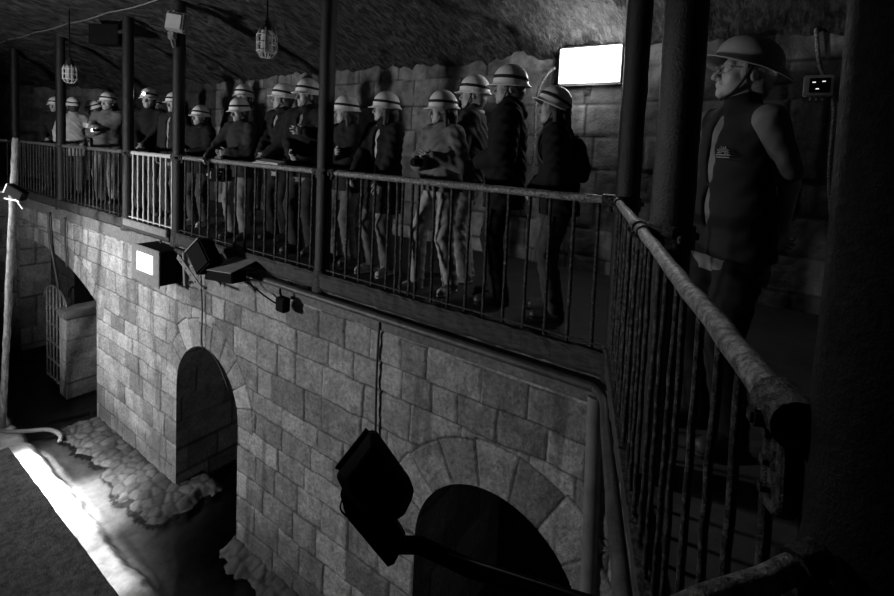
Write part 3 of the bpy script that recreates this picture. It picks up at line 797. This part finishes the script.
def world_pt(t, p):
    return Matrix.Translation(t.location) @ Matrix.Rotation(t.rotation_euler[2], 4, 'Z') @ Vector(p)

LENS_ON = emit('lit_lens', 40.)
FAR = dict(body_h=.011, cloth_h=.016); MID = dict(body_h=.0095, cloth_h=.012); NEAR = dict(body_h=.0075, cloth_h=.010)
LEFT = (-.80, -.60); FRONT = (-.30, -1.)
def P(label, px, py, top, face, **k): return person(label, px, py, top, yaw_to(*face), **k)
# far end, left of the picture
P('helmeted person in dark jacket and pale collar, leftmost of all, half behind a post', -11.87, .42, 1.95, (.75, -.65), **FAR, jacket=.016, collar=.4, trousers=.02, arms='clasp', vneck=.0)
P('helmeted person in pale long shirt seen from behind, right of the thin far post', -10.93, .45, 1.93, (-.85, .15), **FAR, jacket=.42, jw=.016, hem=.72, trousers=.10, arms='down', head=(-.1, 0, 0))
P('helmeted person bowing the head, face brightly lit, close behind the one in grey jacket', -10.45, .78, 1.90, (.15, -1), **FAR, jacket=.08, trousers=.08, arms='chest', head=(-.6, -.35, 0), lean=.12)
pt, pi_ = P('helmeted person in mid-grey jacket with folded arms holding a lit torch', -9.09, .40, 1.97, (.6, -.8), **FAR, jacket=.13, trousers=.22, arms='fold', R_=(.04, .24, 1.17), L_=(.10, .22, 1.24), collar=.2)
P('helmeted person mostly hidden behind the post that carries the black box', -8.55, .95, 1.93, (.6, -.8), **FAR, jacket=.02, trousers=.03)
P('tall helmeted person in plain dark pullover with a lit headlamp', -7.62, .45, 2.0, (.7, -.7), **FAR, jacket=.016, trousers=.03, lamp=LENS_ON, arms='clasp')
P('helmeted person in dark open jacket and pale grey shirt behind the lamp-box post', -6.98, .55, 1.93, (.3, -.95), **FAR, jacket=.02, shirt=.28, vneck=.45, trousers=.05)
P('short helmeted person in black jacket, hands clasped, right of the lamp-box post', -6.02, .45, 1.71, (.3, -.95), **FAR, jacket=.012, trousers=.05, arms='clasp', R_=(.06, .24, 1.10), L_=(-.05, .23, 1.11), collar=.3, shoe='shoepale', head=(-.2, 0, 0))
P('helmeted person standing in the second row, blurred grey face above the one in patterned jacket', -5.80, .98, 2.06, (.5, -.85), **FAR, jacket=.03, trousers=.05)
P('helmeted person in patterned dark jacket with one hand resting on the rail', -4.86, .36, 1.78, (.25, -1), **FAR, jacket=.03, trousers=.16, R_=(.20, .33, 1.05), L_=(-.04, .24, 1.12), head=(-.15, -.18, 0), jw=.026)
P('helmeted man with white collar, in profile above the white paper on the rail', -4.44, .68, 1.98, (.05, -1), **MID, jacket=.015, collar=.45, shirt=.3, vneck=.12, trousers=.03, arms='clasp', head=(-.65, .02, 0))
P('helmeted man in black jacket, one hand raised beside the tall black middle post', -3.63, .42, 1.97, (.2, -1), **MID, jacket=.014, trousers=.03, R_=(-.02, .25, 1.05), L_=(-.24, .30, 1.26), shirt=.20, vneck=.10, head=(-.45, 0, 0))
# nearer half
P('helmeted woman in dark jacket with folded arms, just right of the tall black post', -2.98, .44, 1.77, (-.05, -1), **MID, jacket=.018, trousers=.11, arms='fold', female=True, hair_long=True, head=(-.65, -.06, 0), lean=.03, tilt=.05)
P('helmeted woman in long dark open cardigan over a white top', -2.40, .38, 1.79, (.0, -1), **MID, jacket=.015, shirt=.55, vneck=.55, hem=.62, trousers=.13, arms='clasp', R_=(.10, .30, .98), L_=(-.16, .24, .86), female=True, hair_long=True, head=(-.80, .04, 0), collar=.40, shoe='shoepale', tilt=-.05)
pw, wi = P('helmeted woman in pale denim jacket holding a small camera at her chest', -1.63, .30, 1.77, (-.10, -1), **NEAR, jacket=.15, trousers=.36, arms='chest', R_=(.03, .25, 1.17), L_=(-.10, .22, 1.22), female=True, hair_long=True, head=(-.60, -.08, 0), hem=.92, feet=((.15, .12), (-.12, -.05)), shoe='shoepale')
P('helmeted man in dark jacket, pale turned-up collar and light trousers, left of the tallest man', -1.64, .80, 1.97, (-.90, -.35), **NEAR, jacket=.035, collar=.6, trousers=.34, arms='clasp', R_=(.06, .27, 1.04), L_=(-.12, .26, 1.04), head=(.12, 0, 0), shoe='shoepale', hair='hairfair', hem=.88)
P('tallest helmeted man in black jacket, just left of the stooping person with backpack', -1.06, .44, 1.975, (-.85, -.42), **NEAR, jw=.042, jacket=.011, trousers=.012, arms='clasp', R_=(.08, .19, 1.08), L_=(-.08, .19, 1.08), head=(.10, -.02, 0), hem=.74, hood=.02)
pb, bi = P('stooping helmeted person in black jacket wearing a backpack, under the bright wall lamp', -.56, .42, 1.79, (-.88, -.40), **NEAR, jacket=.012, jw=.040, trousers=.05, arms='clasp', R_=(.06, .20, 1.0), L_=(-.10, .20, 1.0), lean=.14, head=(.10, .10, 0), tilt=.40, hair_long=True, female=True, hem=.82)
pg, gi = P('guide in wide-brimmed helmet, glasses and dark vest behind the near handrail', .675, -.62, 1.85, (-.72, -.70), body_h=.0062, cloth_h=.0085, vest=.014, shirt=.13, sleeve_short=True, trousers=.012, helmet='helmetgrey', brim=True, glasses=True, hem=.82, arms='down', R_=(.06, -.24, .98), L_=(-.05, -.22, .96), head=(-.34, .10, 0), tilt=.12, hair='hairfair', strap=False, wrinkle=.0035, group='guide')
del pg['group']
# --- sunrise emblem stitched on the guide's vest (left chest), two lines of lettering strokes below it
bm = BM(); s = gi['s']
cx, cz, fy = -.085, 1.285, .148
def chest(px, pz): return gi['up']((cx+px, .1385-.22*abs(cx+px)**1.5+.0*pz, cz+pz))*s
for k in range(9):
    a = PI*(k+.5)/9; c, q = math.cos(a), math.sin(a)
    tube(bm, [chest(c*.016, q*.016), chest(c*(.034 if k % 2 else .030), q*(.034 if k % 2 else .030))], .0022, 5)
tube(bm, [chest(math.cos(a)*.011, math.sin(a)*.011) for a in np.linspace(0, PI, 9)], .0022, 5)
tube(bm, [chest(-.036, -.004), chest(.036, -.004)], .0022, 5); tube(bm, [chest(-.034, -.014), chest(.034, -.014)], .0022, 5)
eo = obj('emblem', bm, 'housing', next(c for c in pg.children if c.name.startswith('vest')))
# strap reflection at the guide's nape, painted as a small glowing piece
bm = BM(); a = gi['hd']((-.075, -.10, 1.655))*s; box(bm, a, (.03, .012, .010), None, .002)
hel = next(c for c in pg.children if c.name.startswith('helmet')); obj('strap_glint', bm, emit('painted_glint', 1.2), hel)
bpy.context.view_layer.update()

# ------------------------------------------------------------------ things people hold or wear
def hold(t, p): return world_pt(t, p)
w = hold(pt, (np.array(pi_['WR'][1])+np.array([-.05, .07, .02]))*pi_['s'])
t = tag(thing('torch', 'small lit torch in the hand of the person in mid-grey jacket', 'torch', w), 'small lit torch in the hand of the person in mid-grey jacket', 'torch')
bm = BM(); rod(bm, (.07, .05, 0), (0, 0, 0), .016, .018, 12); rod(bm, (0, 0, 0), (-.03, -.025, 0), .018, .026, 12); obj('barrel', bm, 'black', t, True, 40)
bm = BM(); rod(bm, (-.03, -.025, 0), (-.036, -.029, 0), .025, None, 12); obj('lens', bm, LENS_ON, t)
w = hold(pw, (np.array(wi['WR'][1])*.5+np.array(wi['WR'][-1])*.5+np.array([.02, .10, -.02]))*wi['s'])
t = thing('camera', 'small dark camera held at the chest of the woman in denim jacket', 'camera', w, yaw_to(-.10, -1)); t.scale = (.85, .85, .85)
bm = BM(); box(bm, (0, 0, 0), (.125, .05, .085), None, .010); box(bm, (0, 0, .05), (.045, .045, .03), None, .006); obj('camera_body', bm, 'black', t, True, 40)
bm = BM(); rod(bm, (0, .02, 0), (0, .055, 0), .030, .032, 20); rod(bm, (0, .055, 0), (0, .06, 0), .034, None, 20); obj('lens', bm, 'black', t, True, 40)
# backpack
t = thing('backpack', 'dark rounded backpack on the back of the stooping person', 'backpack', hold(pb, bi['up']((0, -.165, 1.08))*bi['s']), pb.rotation_euler[2])
q = Solid(); q.ell((0, .015, .15), (.13, .065, .19), rotX(-.14), .03); q.ell((0, -.025, .08), (.10, .045, .10), rotX(-.14), .03); q.wr = (.003, 2.)
V, Q = q.mesh(.011); pyobj('pack', V, Q, cloth(.02), t)
for sd in (-1, 1):
    bm = BM(); tube(bm, smooth_path([(sd*.10, .07, .30), (sd*.115, .13, .40), (sd*.12, .25, .405), (sd*.125, .33, .30), (sd*.13, .32, .16), (sd*.135, .20, .05), (sd*.12, .07, .02)], 5), .014, 6); obj('shoulder_strap', bm, cloth(.06), t, True)
# bag with its pale mark
t = thing('shoulder_bag', 'small black bag with a pale arrow mark hanging behind the rail bars', 'bag', (-4.99, .12, .73), .55)
bm = BM(); box(bm, (0, 0, .085), (.28, .09, .17), None, .02); obj('pouch', bm, 'black', t, True, 40)
bm = BM(); tube(bm, smooth_path([(-.12, 0, .16), (-.10, .03, .30), (.0, .06, .40), (.10, .03, .30), (.12, 0, .16)], 5), .008, 6); obj('strap', bm, 'black', t, True)
bm = BM()
for a, b_ in (((-.10, .085), (-.05, .125)), ((-.10, .085), (-.05, .045)), ((-.05, .125), (-.05, .10)), ((-.05, .07), (-.05, .045)), ((-.075, .085), (-.045, .085)), ((.03, .04), (.03, .13)), ((.03, .13), (.09, .13)), ((.03, .09), (.075, .09))):
    rod(bm, (a[0], -.047, a[1]), (b_[0], -.047, b_[1]), .008, None, 8)
obj('mark', bm, 'white', t)
# paper on the rail
t = thing('leaflet', 'folded white paper lying on the rail below the man with white collar', 'leaflet', (-3.72, .0, 1.03), .05)
bm = BM(); box(bm, (0, .0, .006), (.42, .12, .006), Matrix.Rotation(.05, 3, 'X'), .001); box(bm, (.03, -.01, .026), (.36, .10, .005), Matrix.Rotation(.22, 3, 'X') @ Matrix.Rotation(.04, 3, 'Y'), .001); obj('sheet', bm, 'paper', t)

# ------------------------------------------------------------------ lamps and fittings
W_ON = emit('lamp_glass_bright', 9.)
t = thing('wall_lamp', 'dazzling rectangular flood lamp high on the back wall', 'lamp', (-.935, 1.97, 2.03))
bm = BM(); box(bm, (0.03, -.03, .195), (.70, .10, .42), None, .015); obj('housing', bm, 'housing', t)
bm = BM(); box(bm, (.03, -.086, .195), (.65, .014, .37), None, .004); obj('lit_panel', bm, W_ON, t)
bm = BM(); box(bm, (0, .03, -.05), (.06, .04, .12), None, .004); obj('bracket', bm, 'iron', t)
t = thing('floodlight_box', 'boxy flood lamp with a glowing square window under the painted rail panel', 'lamp', (-5.88, 0, -.42))
bm = BM(); box(bm, (0, -.165, 0), (.74, .31, .44), None, .012); obj('housing', bm, 'black', t)
bm = BM(); box(bm, (0, -.328, 0), (.78, .016, .48), None, .004); obj('front_frame', bm, 'housing', t)
GLOW = emit('lamp_glass_glow', 3.5)
bm = BM(); box(bm, (-.0, -.34, .03), (.44, .012, .24), None, .003); obj('window', bm, GLOW, t)
for q_ in (-.2, .2):
    bm = BM(); rod(bm, (q_, -.05, .2), (q_, -.05, .40), .014); obj('hanger', bm, 'iron', t)
# floodlight head with a perforated stirrup
t = thing('floodlight', 'black square floodlight on a perforated stirrup under the gallery edge', 'floodlight', (-4.44, -.36, -.05)); t.scale = (.86, .86, .86)
R1 = Matrix.Rotation(.75, 3, 'Y') @ Matrix.Rotation(-.25, 3, 'X')
bm = BM(); box(bm, (.10, 0, .0), (.38, .24, .28), R1, .02); obj('housing', bm, 'black', t)
bm = BM(); box(bm, Vector((.10, 0, 0))+R1 @ Vector((-.195, 0, 0)), (.02, .25, .29), R1, .004); obj('top_plate', bm, 'housing', t)
bm = BM()
a, b_ = Vector((-.30, -.02, -.02)), Vector((.30, -.02, -.34)); d = (b_-a).normalized(); ang = math.atan2(-(b_-a).z, (b_-a).x)
box(bm, (a+b_)/2+Vector((0, -.13, -.01)), ((b_-a).length, .012, .075), Matrix.Rotation(ang, 3, 'Y'), .002)
box(bm, (a+b_)/2+Vector((0, .13, -.01)), ((b_-a).length, .012, .06), Matrix.Rotation(ang, 3, 'Y'), .002)
sb = obj('stirrup', bm, 'housing', t)
bm = BM()
for k in (.18, .38, .58, .78):
    c = a+(b_-a)*k+Vector((0, -.137, -.01)); rod(bm, c-Vector((0, .003, 0)), c+Vector((0, .004, 0)), .013, None, 12)
obj('stirrup_holes', bm, 'black', sb)
bm = BM(); rod(bm, (-.24, .30, -.10), (-.24, -.05, -.02), .022); box(bm, (-.36, -.02, -.24), (.05, .05, .46), Matrix.Rotation(-.10, 3, 'Y'), .004); box(bm, (-.18, .05, -.44), (.42, .05, .03), None, .003); obj('bracket_arm', bm, 'housing', t)
# long hooded batten
t = thing('hooded_floodlight', 'long black flood lamp with a pale sloping hood beside the perforated stirrup', 'floodlight', (-4.02, -.26, -.235)); t.scale = (.86, .86, .86)
bm = BM()
pr = [(-.25, .10), (.0, .10), (.18, .14), (.2, .20), (.2, -.02), (-.25, -.06)]
box(bm, (0, -.06, .04), (.62, .20, .13), Matrix.Rotation(-.10, 3, 'Y'), .01); obj('housing', bm, 'black', t)
bm = BM(); v = [bm.verts.new(p) for p in ((-.32, -.18, .085), (.32, -.18, .15), (.24, .24, .225), (-.26, .24, .20), (-.32, -.18, .075), (.32, -.18, .14), (.24, .24, .215), (-.26, .24, .19))]
for f in ((0, 1, 2, 3), (7, 6, 5, 4), (0, 4, 5, 1), (1, 5, 6, 2), (2, 6, 7, 3), (3, 7, 4, 0)): bm.faces.new([v[i] for i in f])
bmesh.ops.recalc_face_normals(bm, faces=bm.faces); obj('hood', bm, 'housing', t)
bm = BM(); rod(bm, (.25, .05, .10), (.25, .31, .12), .02); rod(bm, (-.2, .05, .10), (-.2, .31, .12), .02); obj('bracket', bm, 'iron', t)
# junction box on looping cables
t = thing('junction_box', 'small black box hanging on looped cables under the rail, right of the hooded lamp', 'junction box', (-3.27, -.12, -.36))
bm = BM(); box(bm, (0, 0, -.04), (.14, .09, .15), None, .012); obj('box_body', bm, 'black', t)
bm = BM(); tube(bm, smooth_path([(-.02, 0, .02), (-.05, .0, .10), (-.02, .02, .17), (.06, .04, .19), (.10, .04, .10), (.13, .04, .17), (.35, .05, .19)], 6), .012, 8); tube(bm, smooth_path([(-.02, .02, -.08), (-.25, .03, -.06), (-.5, .03, .0), (-.62, .02, .05)], 6), .009, 6); obj('cable', bm, 'black', t, True)
# foreground floodlight on its arm, a black silhouette
t = thing('spotlight', 'black floodlight on a long arm in front of the near arch', 'floodlight', (-.465, -1.70, -.10))
R_c = Matrix(((.817, .575, .043), (.575, -.817, 0), (0, 0, 1)))
ez = Vector((1.32, -1.46, .95)).normalized(); ex = Vector((0, 0, 1)).cross(ez).normalized(); ey = ez.cross(ex)       # ez points back to the rail
q = Solid()
def fp(u, v_, w_): c = ex*u+ey*v_+ez*w_; return (c.x, c.y, c.z)
K_ = .0042
def prism(bm, px, rings):
    rs = [[bm.verts.new(fp(a*K_*sc, b*K_*sc, w_)) for a, b in px] for w_, sc in rings]; n_ = len(px)
    for A_, B_ in zip(rs, rs[1:]):
        for k in range(n_): bm.faces.new((A_[k], A_[(k+1) % n_], B_[(k+1) % n_], B_[k]))
    bm.faces.new(rs[0][::-1]); bm.faces.new(rs[-1]); bmesh.ops.recalc_face_normals(bm, faces=bm.faces)
hm = BM(); prism(hm, [(-39, 2), (-22, 21), (-8, 39), (-1, 38), (16, 17), (34, -5), (38, -13), (36, -21), (29, -33), (18, -39), (-6, -37), (-28, -17)], ((-.09, .95), (-.06, 1.), (.05, 1.), (.10, .72)))
bmesh.ops.bevel(hm, geom=hm.edges[:], offset=.004, segments=2, affect='EDGES'); obj('housing', hm, 'black', t, True, 40)
bm = BM(); prism(bm, [(-37, 4), (-9, 37), (-13, 40), (-42, 6)], ((-.11, 1.), (-.02, 1.))); obj('visor', bm, 'black', t)
bm = BM(); prism(bm, [(-34, -13), (-27, -32), (14, -73), (20, -71), (31, -53), (16, -32), (-6, -28)], ((-.06, 1.), (.055, 1.)))
tube(bm, smooth_path([ex*-.135+ey*-.08, ex*-.14+ey*-.12, ex*-.10+ey*-.155], 5), .004, 6); obj('yoke', bm, 'black', t)
arm0 = Vector((-.265, -1.635, -.375))-Vector(t.location); arm1 = Vector((.403, -1.357, -.442))-Vector(t.location)
bm = BM(); tube(bm, [ex*.075+ey*-.25, arm0+Vector((.0, 0, .02)), arm0+(arm1-arm0)*.3+Vector((0, 0, -.01)), arm1, arm1+Vector((.181, .075, -.02))], .033, 12); obj('arm', bm, 'black', t, True)
bm = BM(); tube(bm, [arm0+(arm1-arm0)*.2+Vector((-.02, -.02, .034)), arm1+Vector((-.02, -.02, .034))], .004, 6); obj('arm_highlight', bm, 'hose', t, True)  # pale line painting a highlight along the arm's top edge
# leaning pole with its own floodlight, and the pale hose at its foot
bm = BM(); rr = random.Random(5); pts = [(-9.34+(1.02)*i/40*1.0+rr.uniform(-.006, .006), -1.04+.004*rr.uniform(-1, 1), BED+.02+(1.13-BED)*i/40) for i in range(41)]
tube(bm, pts, [.046*(1+rr.uniform(-.06, .06)) for _ in pts], 10); tag(obj('timber_pole', bm, 'polewood', None, True), 'tall weathered pole rising from the channel at the left edge', 'pole')
t = thing('pole_floodlight', 'small floodlight with a white top clamped to the weathered pole', 'floodlight', (-8.12, -1.12, .36), .5); t.scale = (.62, .62, .62)
R2 = Matrix.Rotation(.45, 3, 'Y')
bm = BM(); box(bm, (.08, 0, .02), (.44, .18, .22), R2, .015); obj('housing', bm, 'black', t)
bm = BM(); box(bm, Vector((.08, 0, .02))+R2 @ Vector((-.225, 0, .0)), (.03, .19, .23), R2, .004); obj('white_end', bm, 'white', t)
bm = BM(); rod(bm, (-.70, .10, .0), (-.05, .02, .0), .03, None, 10); obj('clamp_arm', bm, 'iron', t)
bm = BM(); box(bm, (-.02, -.02, -.15), (.40, .04, .03), Matrix.Rotation(.12, 3, 'Y'), .004); box(bm, (.17, -.02, -.24), (.28, .04, .03), Matrix.Rotation(.9, 3, 'Y'), .004); obj('bracket', bm, 'white', t)
bm = BM(); tube(bm, smooth_path([(-9.25, -1.12, -3.60), (-9.0, -1.02, -3.58), (-8.75, -.83, -3.56), (-8.55, -.63, -3.56), (-8.30, -.56, -3.58), (-8.18, -.60, -3.62)], 6), .032, 10); tag(obj('hose', bm, 'hose', None, True), 'pale hose lying on the water edge at the foot of the pole', 'hose')
# pipes and cables on the walls
def cable(name, pts, r, mat, label, cat='pipe', n=5, group=None):
    bm = BM(); tube(bm, smooth_path(pts, n), r, 8); return tag(obj(name, bm, mat, None, True), label, cat, group)
cable('pipe', [(-2.01, -.022, -.30), (-2.02, -.024, -.8), (-2.01, -.022, -1.36)], .011, 'tube', 'thin vertical pipe on the wall between the two round arches')
cable('cable', [(-5.03, -.045, -.45), (-5.0, -.04, -.9), (-4.99, -.045, -1.33), (-4.99, .03, -1.42), (-4.90, .12, -1.60), (-4.78, .2, -1.95)], .010, 'tube', 'cable dropping down the wall into the far round arch', 'cable')
cable('pipe', [(-10.60, -.05, -.30), (-10.56, -.05, -.8), (-10.40, -.03, -1.25), (-10.3, .02, -1.9), (-10.25, .02, -2.35)], .024, 'tube', 'left of the two dark pipes running down above the gate')
cable('pipe', [(-9.78, -.04, -.30), (-9.77, -.04, -.75), (-9.70, -.04, -1.20)], .016, 'tube', 'right of the two dark pipes, the shorter one above the pier')
cable('drain_pipe', [(-5.55, -.105, -.215), (-3, -.105, -.215), (-1, -.105, -.215), (-.12, -.105, -.215), (-.02, -.13, -.215), (.07, -.25, -.22), (.19, -.60, -.22), (.50, -1.46, -.22), (.92, -2.6, -.22)], .034, 'tube', 'dark pipe running under the gallery edge and bending round the corner')
cable('bent_conduit', [(-1.29, 1.90, 2.22), (-1.38, 1.88, 2.14), (-1.45, 1.87, 2.00), (-1.485, 1.87, 1.80), (-1.48, 1.88, 1.50), (-1.48, 1.88, .6)], .016, 'railiron', 'curved rod on the back wall left of the bright lamp', 'conduit')
zt = lambda px, py: vault_z(px, py)
def hang_cable(P0, P1, n, label, off=.04):
    pts = []
    for i in range(n+1):
        f = i/n; px = P0[0]+(P1[0]-P0[0])*f; py = P0[1]+(P1[1]-P0[1])*f
        pts.append((px, py, P0[2]+(P1[2]-P0[2])*f-.02*math.sin(PI*((f*5) % 1))))
    bm = BM(); tube(bm, pts, .009, 6); return tag(obj('ceiling_cable', bm, 'railiron', None, True), label, 'cable')
hang_cable((-13.2, -.35, 3.02), (-5.4, -.35, 2.93), 40, 'cable strung in shallow loops along the vault, top left')
gp = [o for o in bpy.data.objects if o.get('label', '').startswith('nearest rail panel')][0]
bm = BM(); L_ = float(np.linalg.norm(D2*2.62-P2)); rr = random.Random(9)
ol = [(L_-.075, .985), (L_-.01, .995), (L_+.012, .96), (L_+.014, .90), (L_-.005, .872), (L_-.035, .868), (L_-.028, .90), (L_-.035, .94)]
f0 = [bm.verts.new((a+rr.uniform(-.003, .003), -.013, b+rr.uniform(-.003, .003))) for a, b in ol]; f1 = [bm.verts.new((a, .013, b)) for a, b in ol]
for k in range(8): bm.faces.new((f0[k], f0[(k+1) % 8], f1[(k+1) % 8], f1[k]))
bm.faces.new(f0[::-1]); bm.faces.new(f1); bmesh.ops.recalc_face_normals(bm, faces=bm.faces)
bmesh.ops.bevel(bm, geom=bm.edges[:], offset=.003, segments=1, affect='EDGES')
for k in range(3): rod(bm, (L_-.02, -.024, .90+k*.035), (L_-.02, .024, .90+k*.035), .007, None, 6)
obj('gusset', bm, 'iron', gp)
# gate in the wide arch, its dark bars painted lit with paler rail iron
t = thing('iron_gate', 'dark iron lattice gate beside the pier inside the wide arch', 'gate', (-10.52, .02, BED+.05))
H_ = 1.85
for k in range(6):
    xx = -.50+k*.19; top = H_-.10+.28*math.sqrt(max(0, 1-((xx+.02)/.62)**2))
    bm = BM(); rod(bm, (xx, 0, 0), (xx, 0, top), .018, None, 8); obj('upright', bm, 'railiron', t, True)
for k in range(5):
    bm = BM(); box(bm, (-.025, 0, .18+k*.36), (1.02, .02, .04), None, .003); obj('crossbar', bm, 'railiron', t)
bm = BM(); tube(bm, [(-.02+.62*math.cos(a), 0, H_-.12+.32*math.sin(a)) for a in np.linspace(0, PI, 20)], .02, 8); obj('arched_top', bm, 'railiron', t, True)
# cage lanterns
def lantern(px, py, pz, label, sc=1.):
    t = thing('cage_lantern', label, 'lantern', (px, py, pz), 0, 'cage lanterns under the vault')
    bm = BM(); rod(bm, (0, 0, -.13*sc), (0, 0, .06*sc), .055*sc, .05*sc, 16); obj('glass', bm, 'dim_lens', t, True, 50)
    bm = BM(); rod(bm, (0, 0, .06*sc), (0, 0, .14*sc), .065*sc, .04*sc, 16); rod(bm, (0, 0, .14*sc), (0, 0, .17*sc), .02*sc, None, 10); obj('cap', bm, 'iron', t, True, 50)
    bm = BM()
    for k in range(8):
        a = 2*PI*k/8; c, q = math.cos(a), math.sin(a)
        tube(bm, [(c*.06*sc, q*.06*sc, .08*sc), (c*.085*sc, q*.085*sc, .02*sc), (c*.085*sc, q*.085*sc, -.12*sc), (c*.05*sc, q*.05*sc, -.17*sc), (0, 0, -.18*sc)], .0055*sc, 5)
    for z_ in (.02, -.05, -.12): tube(bm, [(.086*sc*math.cos(a), .086*sc*math.sin(a), z_*sc) for a in np.linspace(0, 2*PI, 17)], .005*sc, 5)
    obj('cage', bm, 'galv', t, True)
    bm = BM(); tube(bm, [(0, 0, .16*sc), (.004, 0, (.16*sc+vault_z(px, py)-pz+.04)/2), (0, 0, vault_z(px, py)-pz+.04)], .008, 6); obj('cord', bm, 'black', t, True)
lantern(-7.95, -.50, 2.18, 'cage lantern hanging beside the head of the thin far post', 1.05)
lantern(-2.92, -.60, 2.18, 'cage lantern hanging alone left of the tall middle post', .98)
# box and lamp on post heads
t = thing('speaker_box', 'square black box fixed left of a post head, under the vault', 'box', (-7.62, -.02, 2.74))
bm = BM(); box(bm, (-.08, -.06, .02), (.50, .22, .30), Matrix.Rotation(.5, 3, 'Z'), .01); obj('cabinet', bm, 'black', t)
bm = BM(); box(bm, (.22, -.02, .05), (.30, .04, .05), None, .004); obj('bracket', bm, 'iron', t)
t = thing('post_lamp', 'pale square lamp box with cables bracketed on a post head under the vault', 'lamp', (-5.52, -.06, 2.66))
bm = BM(); box(bm, (.03, -.07, .04), (.26, .12, .24), Matrix.Rotation(.55, 3, 'Z') @ Matrix.Rotation(.15, 3, 'Y'), .02); obj('lamp_box', bm, 'housing', t)
bm = BM(); box(bm, (.06, -.13, .04), (.20, .02, .18), Matrix.Rotation(.55, 3, 'Z') @ Matrix.Rotation(.15, 3, 'Y'), .006); obj('front_glass', bm, 'dim_lens', t)
bm = BM(); tube(bm, smooth_path([(-.12, -.03, -.12), (-.02, -.10, -.06), (.05, -.05, .10), (-.06, -.06, .20), (-.20, -.02, .12), (-.16, -.06, -.10), (-.14, -.03, -.25)], 5), .014, 6); obj('cable', bm, 'railiron', t, True)
bm = BM(); box(bm, (-.12, -.06, -.10), (.14, .06, .10), None, .01); obj('bracket', bm, 'railiron', t)
# control box and its conduit on the back wall behind the guide
t = thing('control_box', 'small pale-framed box with tiny lights on the wall behind the guide', 'control box', (1.04, 1.97, 1.94))
bm = BM(); box(bm, (0, -.04, 0), (.20, .10, .17), None, .008); obj('case', bm, 'white', t)
bm = BM(); box(bm, (0.01, -.094, 0), (.14, .012, .12), None, .003); obj('front_panel', bm, 'black', t)
for px, pz in ((-.03, .025), (.035, .03), (-.005, -.03)):
    bm = BM(); box(bm, (px, -.102, pz), (.022, .006, .008)); obj('indicator_light', bm, emit('indicator', 1.0) if 'ind' not in M else M['ind'], t)
bm = BM()
for px in (-.04, 0, .04): rod(bm, (px, -.04, -.085), (px, -.04, -.12), .013, None, 10)
obj('cable_gland', bm, 'housing', t)
cable('wall_conduit', [(.98, 1.93, 2.5), (1.03, 1.93, 2.15), (1.10, 1.92, 1.95), (1.16, 1.93, 1.75), (1.17, 1.93, 1.2), (1.25, 1.93, .5), (1.26, 1.93, .05)], .016, 'railiron', 'thin conduit running down the wall beside the small control box', 'conduit')
# ------------------------------------------------------------------ light
def area(name, loc, tgt, energy, sx, sy, spread=PI):
    l = bpy.data.lights.new(name, 'AREA'); l.shape = 'RECTANGLE'; l.size = sx; l.size_y = sy; l.energy = energy; l.spread = spread
    o = bpy.data.objects.new(name, l); COL.objects.link(o); o.location = loc
    o.rotation_euler = (Vector(tgt)-Vector(loc)).to_track_quat('-Z', 'Y').to_euler(); return o
def spot(name, loc, tgt, energy, size, blend=.6, r=.08):
    l = bpy.data.lights.new(name, 'SPOT'); l.energy = energy; l.spot_size = math.radians(size); l.spot_blend = blend; l.shadow_soft_size = r
    o = bpy.data.objects.new(name, l); COL.objects.link(o); o.location = loc
    o.rotation_euler = (Vector(tgt)-Vector(loc)).to_track_quat('-Z', 'Y').to_euler(); return o
pl_ = bpy.data.lights.new('lamp_light', 'POINT'); pl_.energy = 15; pl_.shadow_soft_size = .13
o = bpy.data.objects.new('lamp_light', pl_); COL.objects.link(o); o.location = (-.905, 1.66, 2.16)
spot('show_light', (-6.7, -5.0, .35), (-6.3, .2, 1.0), 920, 128, .4, .25)
spot('wall_light', (-9.2, -3.3, .9), (-7.6, 0, -1.4), 1050, 68, 1., .2)
spot('pole_light', (-7.85, -.92, .05), (-6.45, -.74, -3.65), 2300, 22, 1., .03)
area('channel_glow', (-7.1, -1.28, -3.25), (-7.1, -.95, -3.66), 36, 2.0, .05, math.radians(90))
area('channel_glow', (-6.4, -1.28, -3.25), (-6.4, -.95, -3.66), 9, 3.6, .05, math.radians(90))  # weaker unseen light, added to fade out the end of the bright strip
spot('rail_light', (-3.6, -2.2, 2.7), (.55, -1.5, .75), 300, 36, 1., .15)
w_ = bpy.data.worlds.new('cellar'); SC.world = w_; w_.use_nodes = True
w_.node_tree.nodes['Background'].inputs[0].default_value = (.5, .5, .5, 1); w_.node_tree.nodes['Background'].inputs[1].default_value = .004
# ------------------------------------------------------------------ camera
cd = bpy.data.cameras.new('camera'); cam = bpy.data.objects.new('camera', cd); COL.objects.link(cam); SC.camera = cam
cd.sensor_fit = 'HORIZONTAL'; cd.sensor_width = 36.; cd.lens = 480/894*36; cd.shift_x = 0.; cd.shift_y = (177-298)/894; cd.clip_start = .02
cam.matrix_world = Matrix(((0.816753, -0.073210, 0.572324, 0.85878), (0.575350, 0.028672, -0.817405, -3.16078), (0.043432, 0.996904, 0.065540, 1.31000), (0, 0, 0, 1)))
SC.view_settings.view_transform = 'Standard'; SC.view_settings.look = 'None'; SC.view_settings.exposure = 0.; SC.view_settings.gamma = 1.
SC.view_settings.use_curve_mapping = False
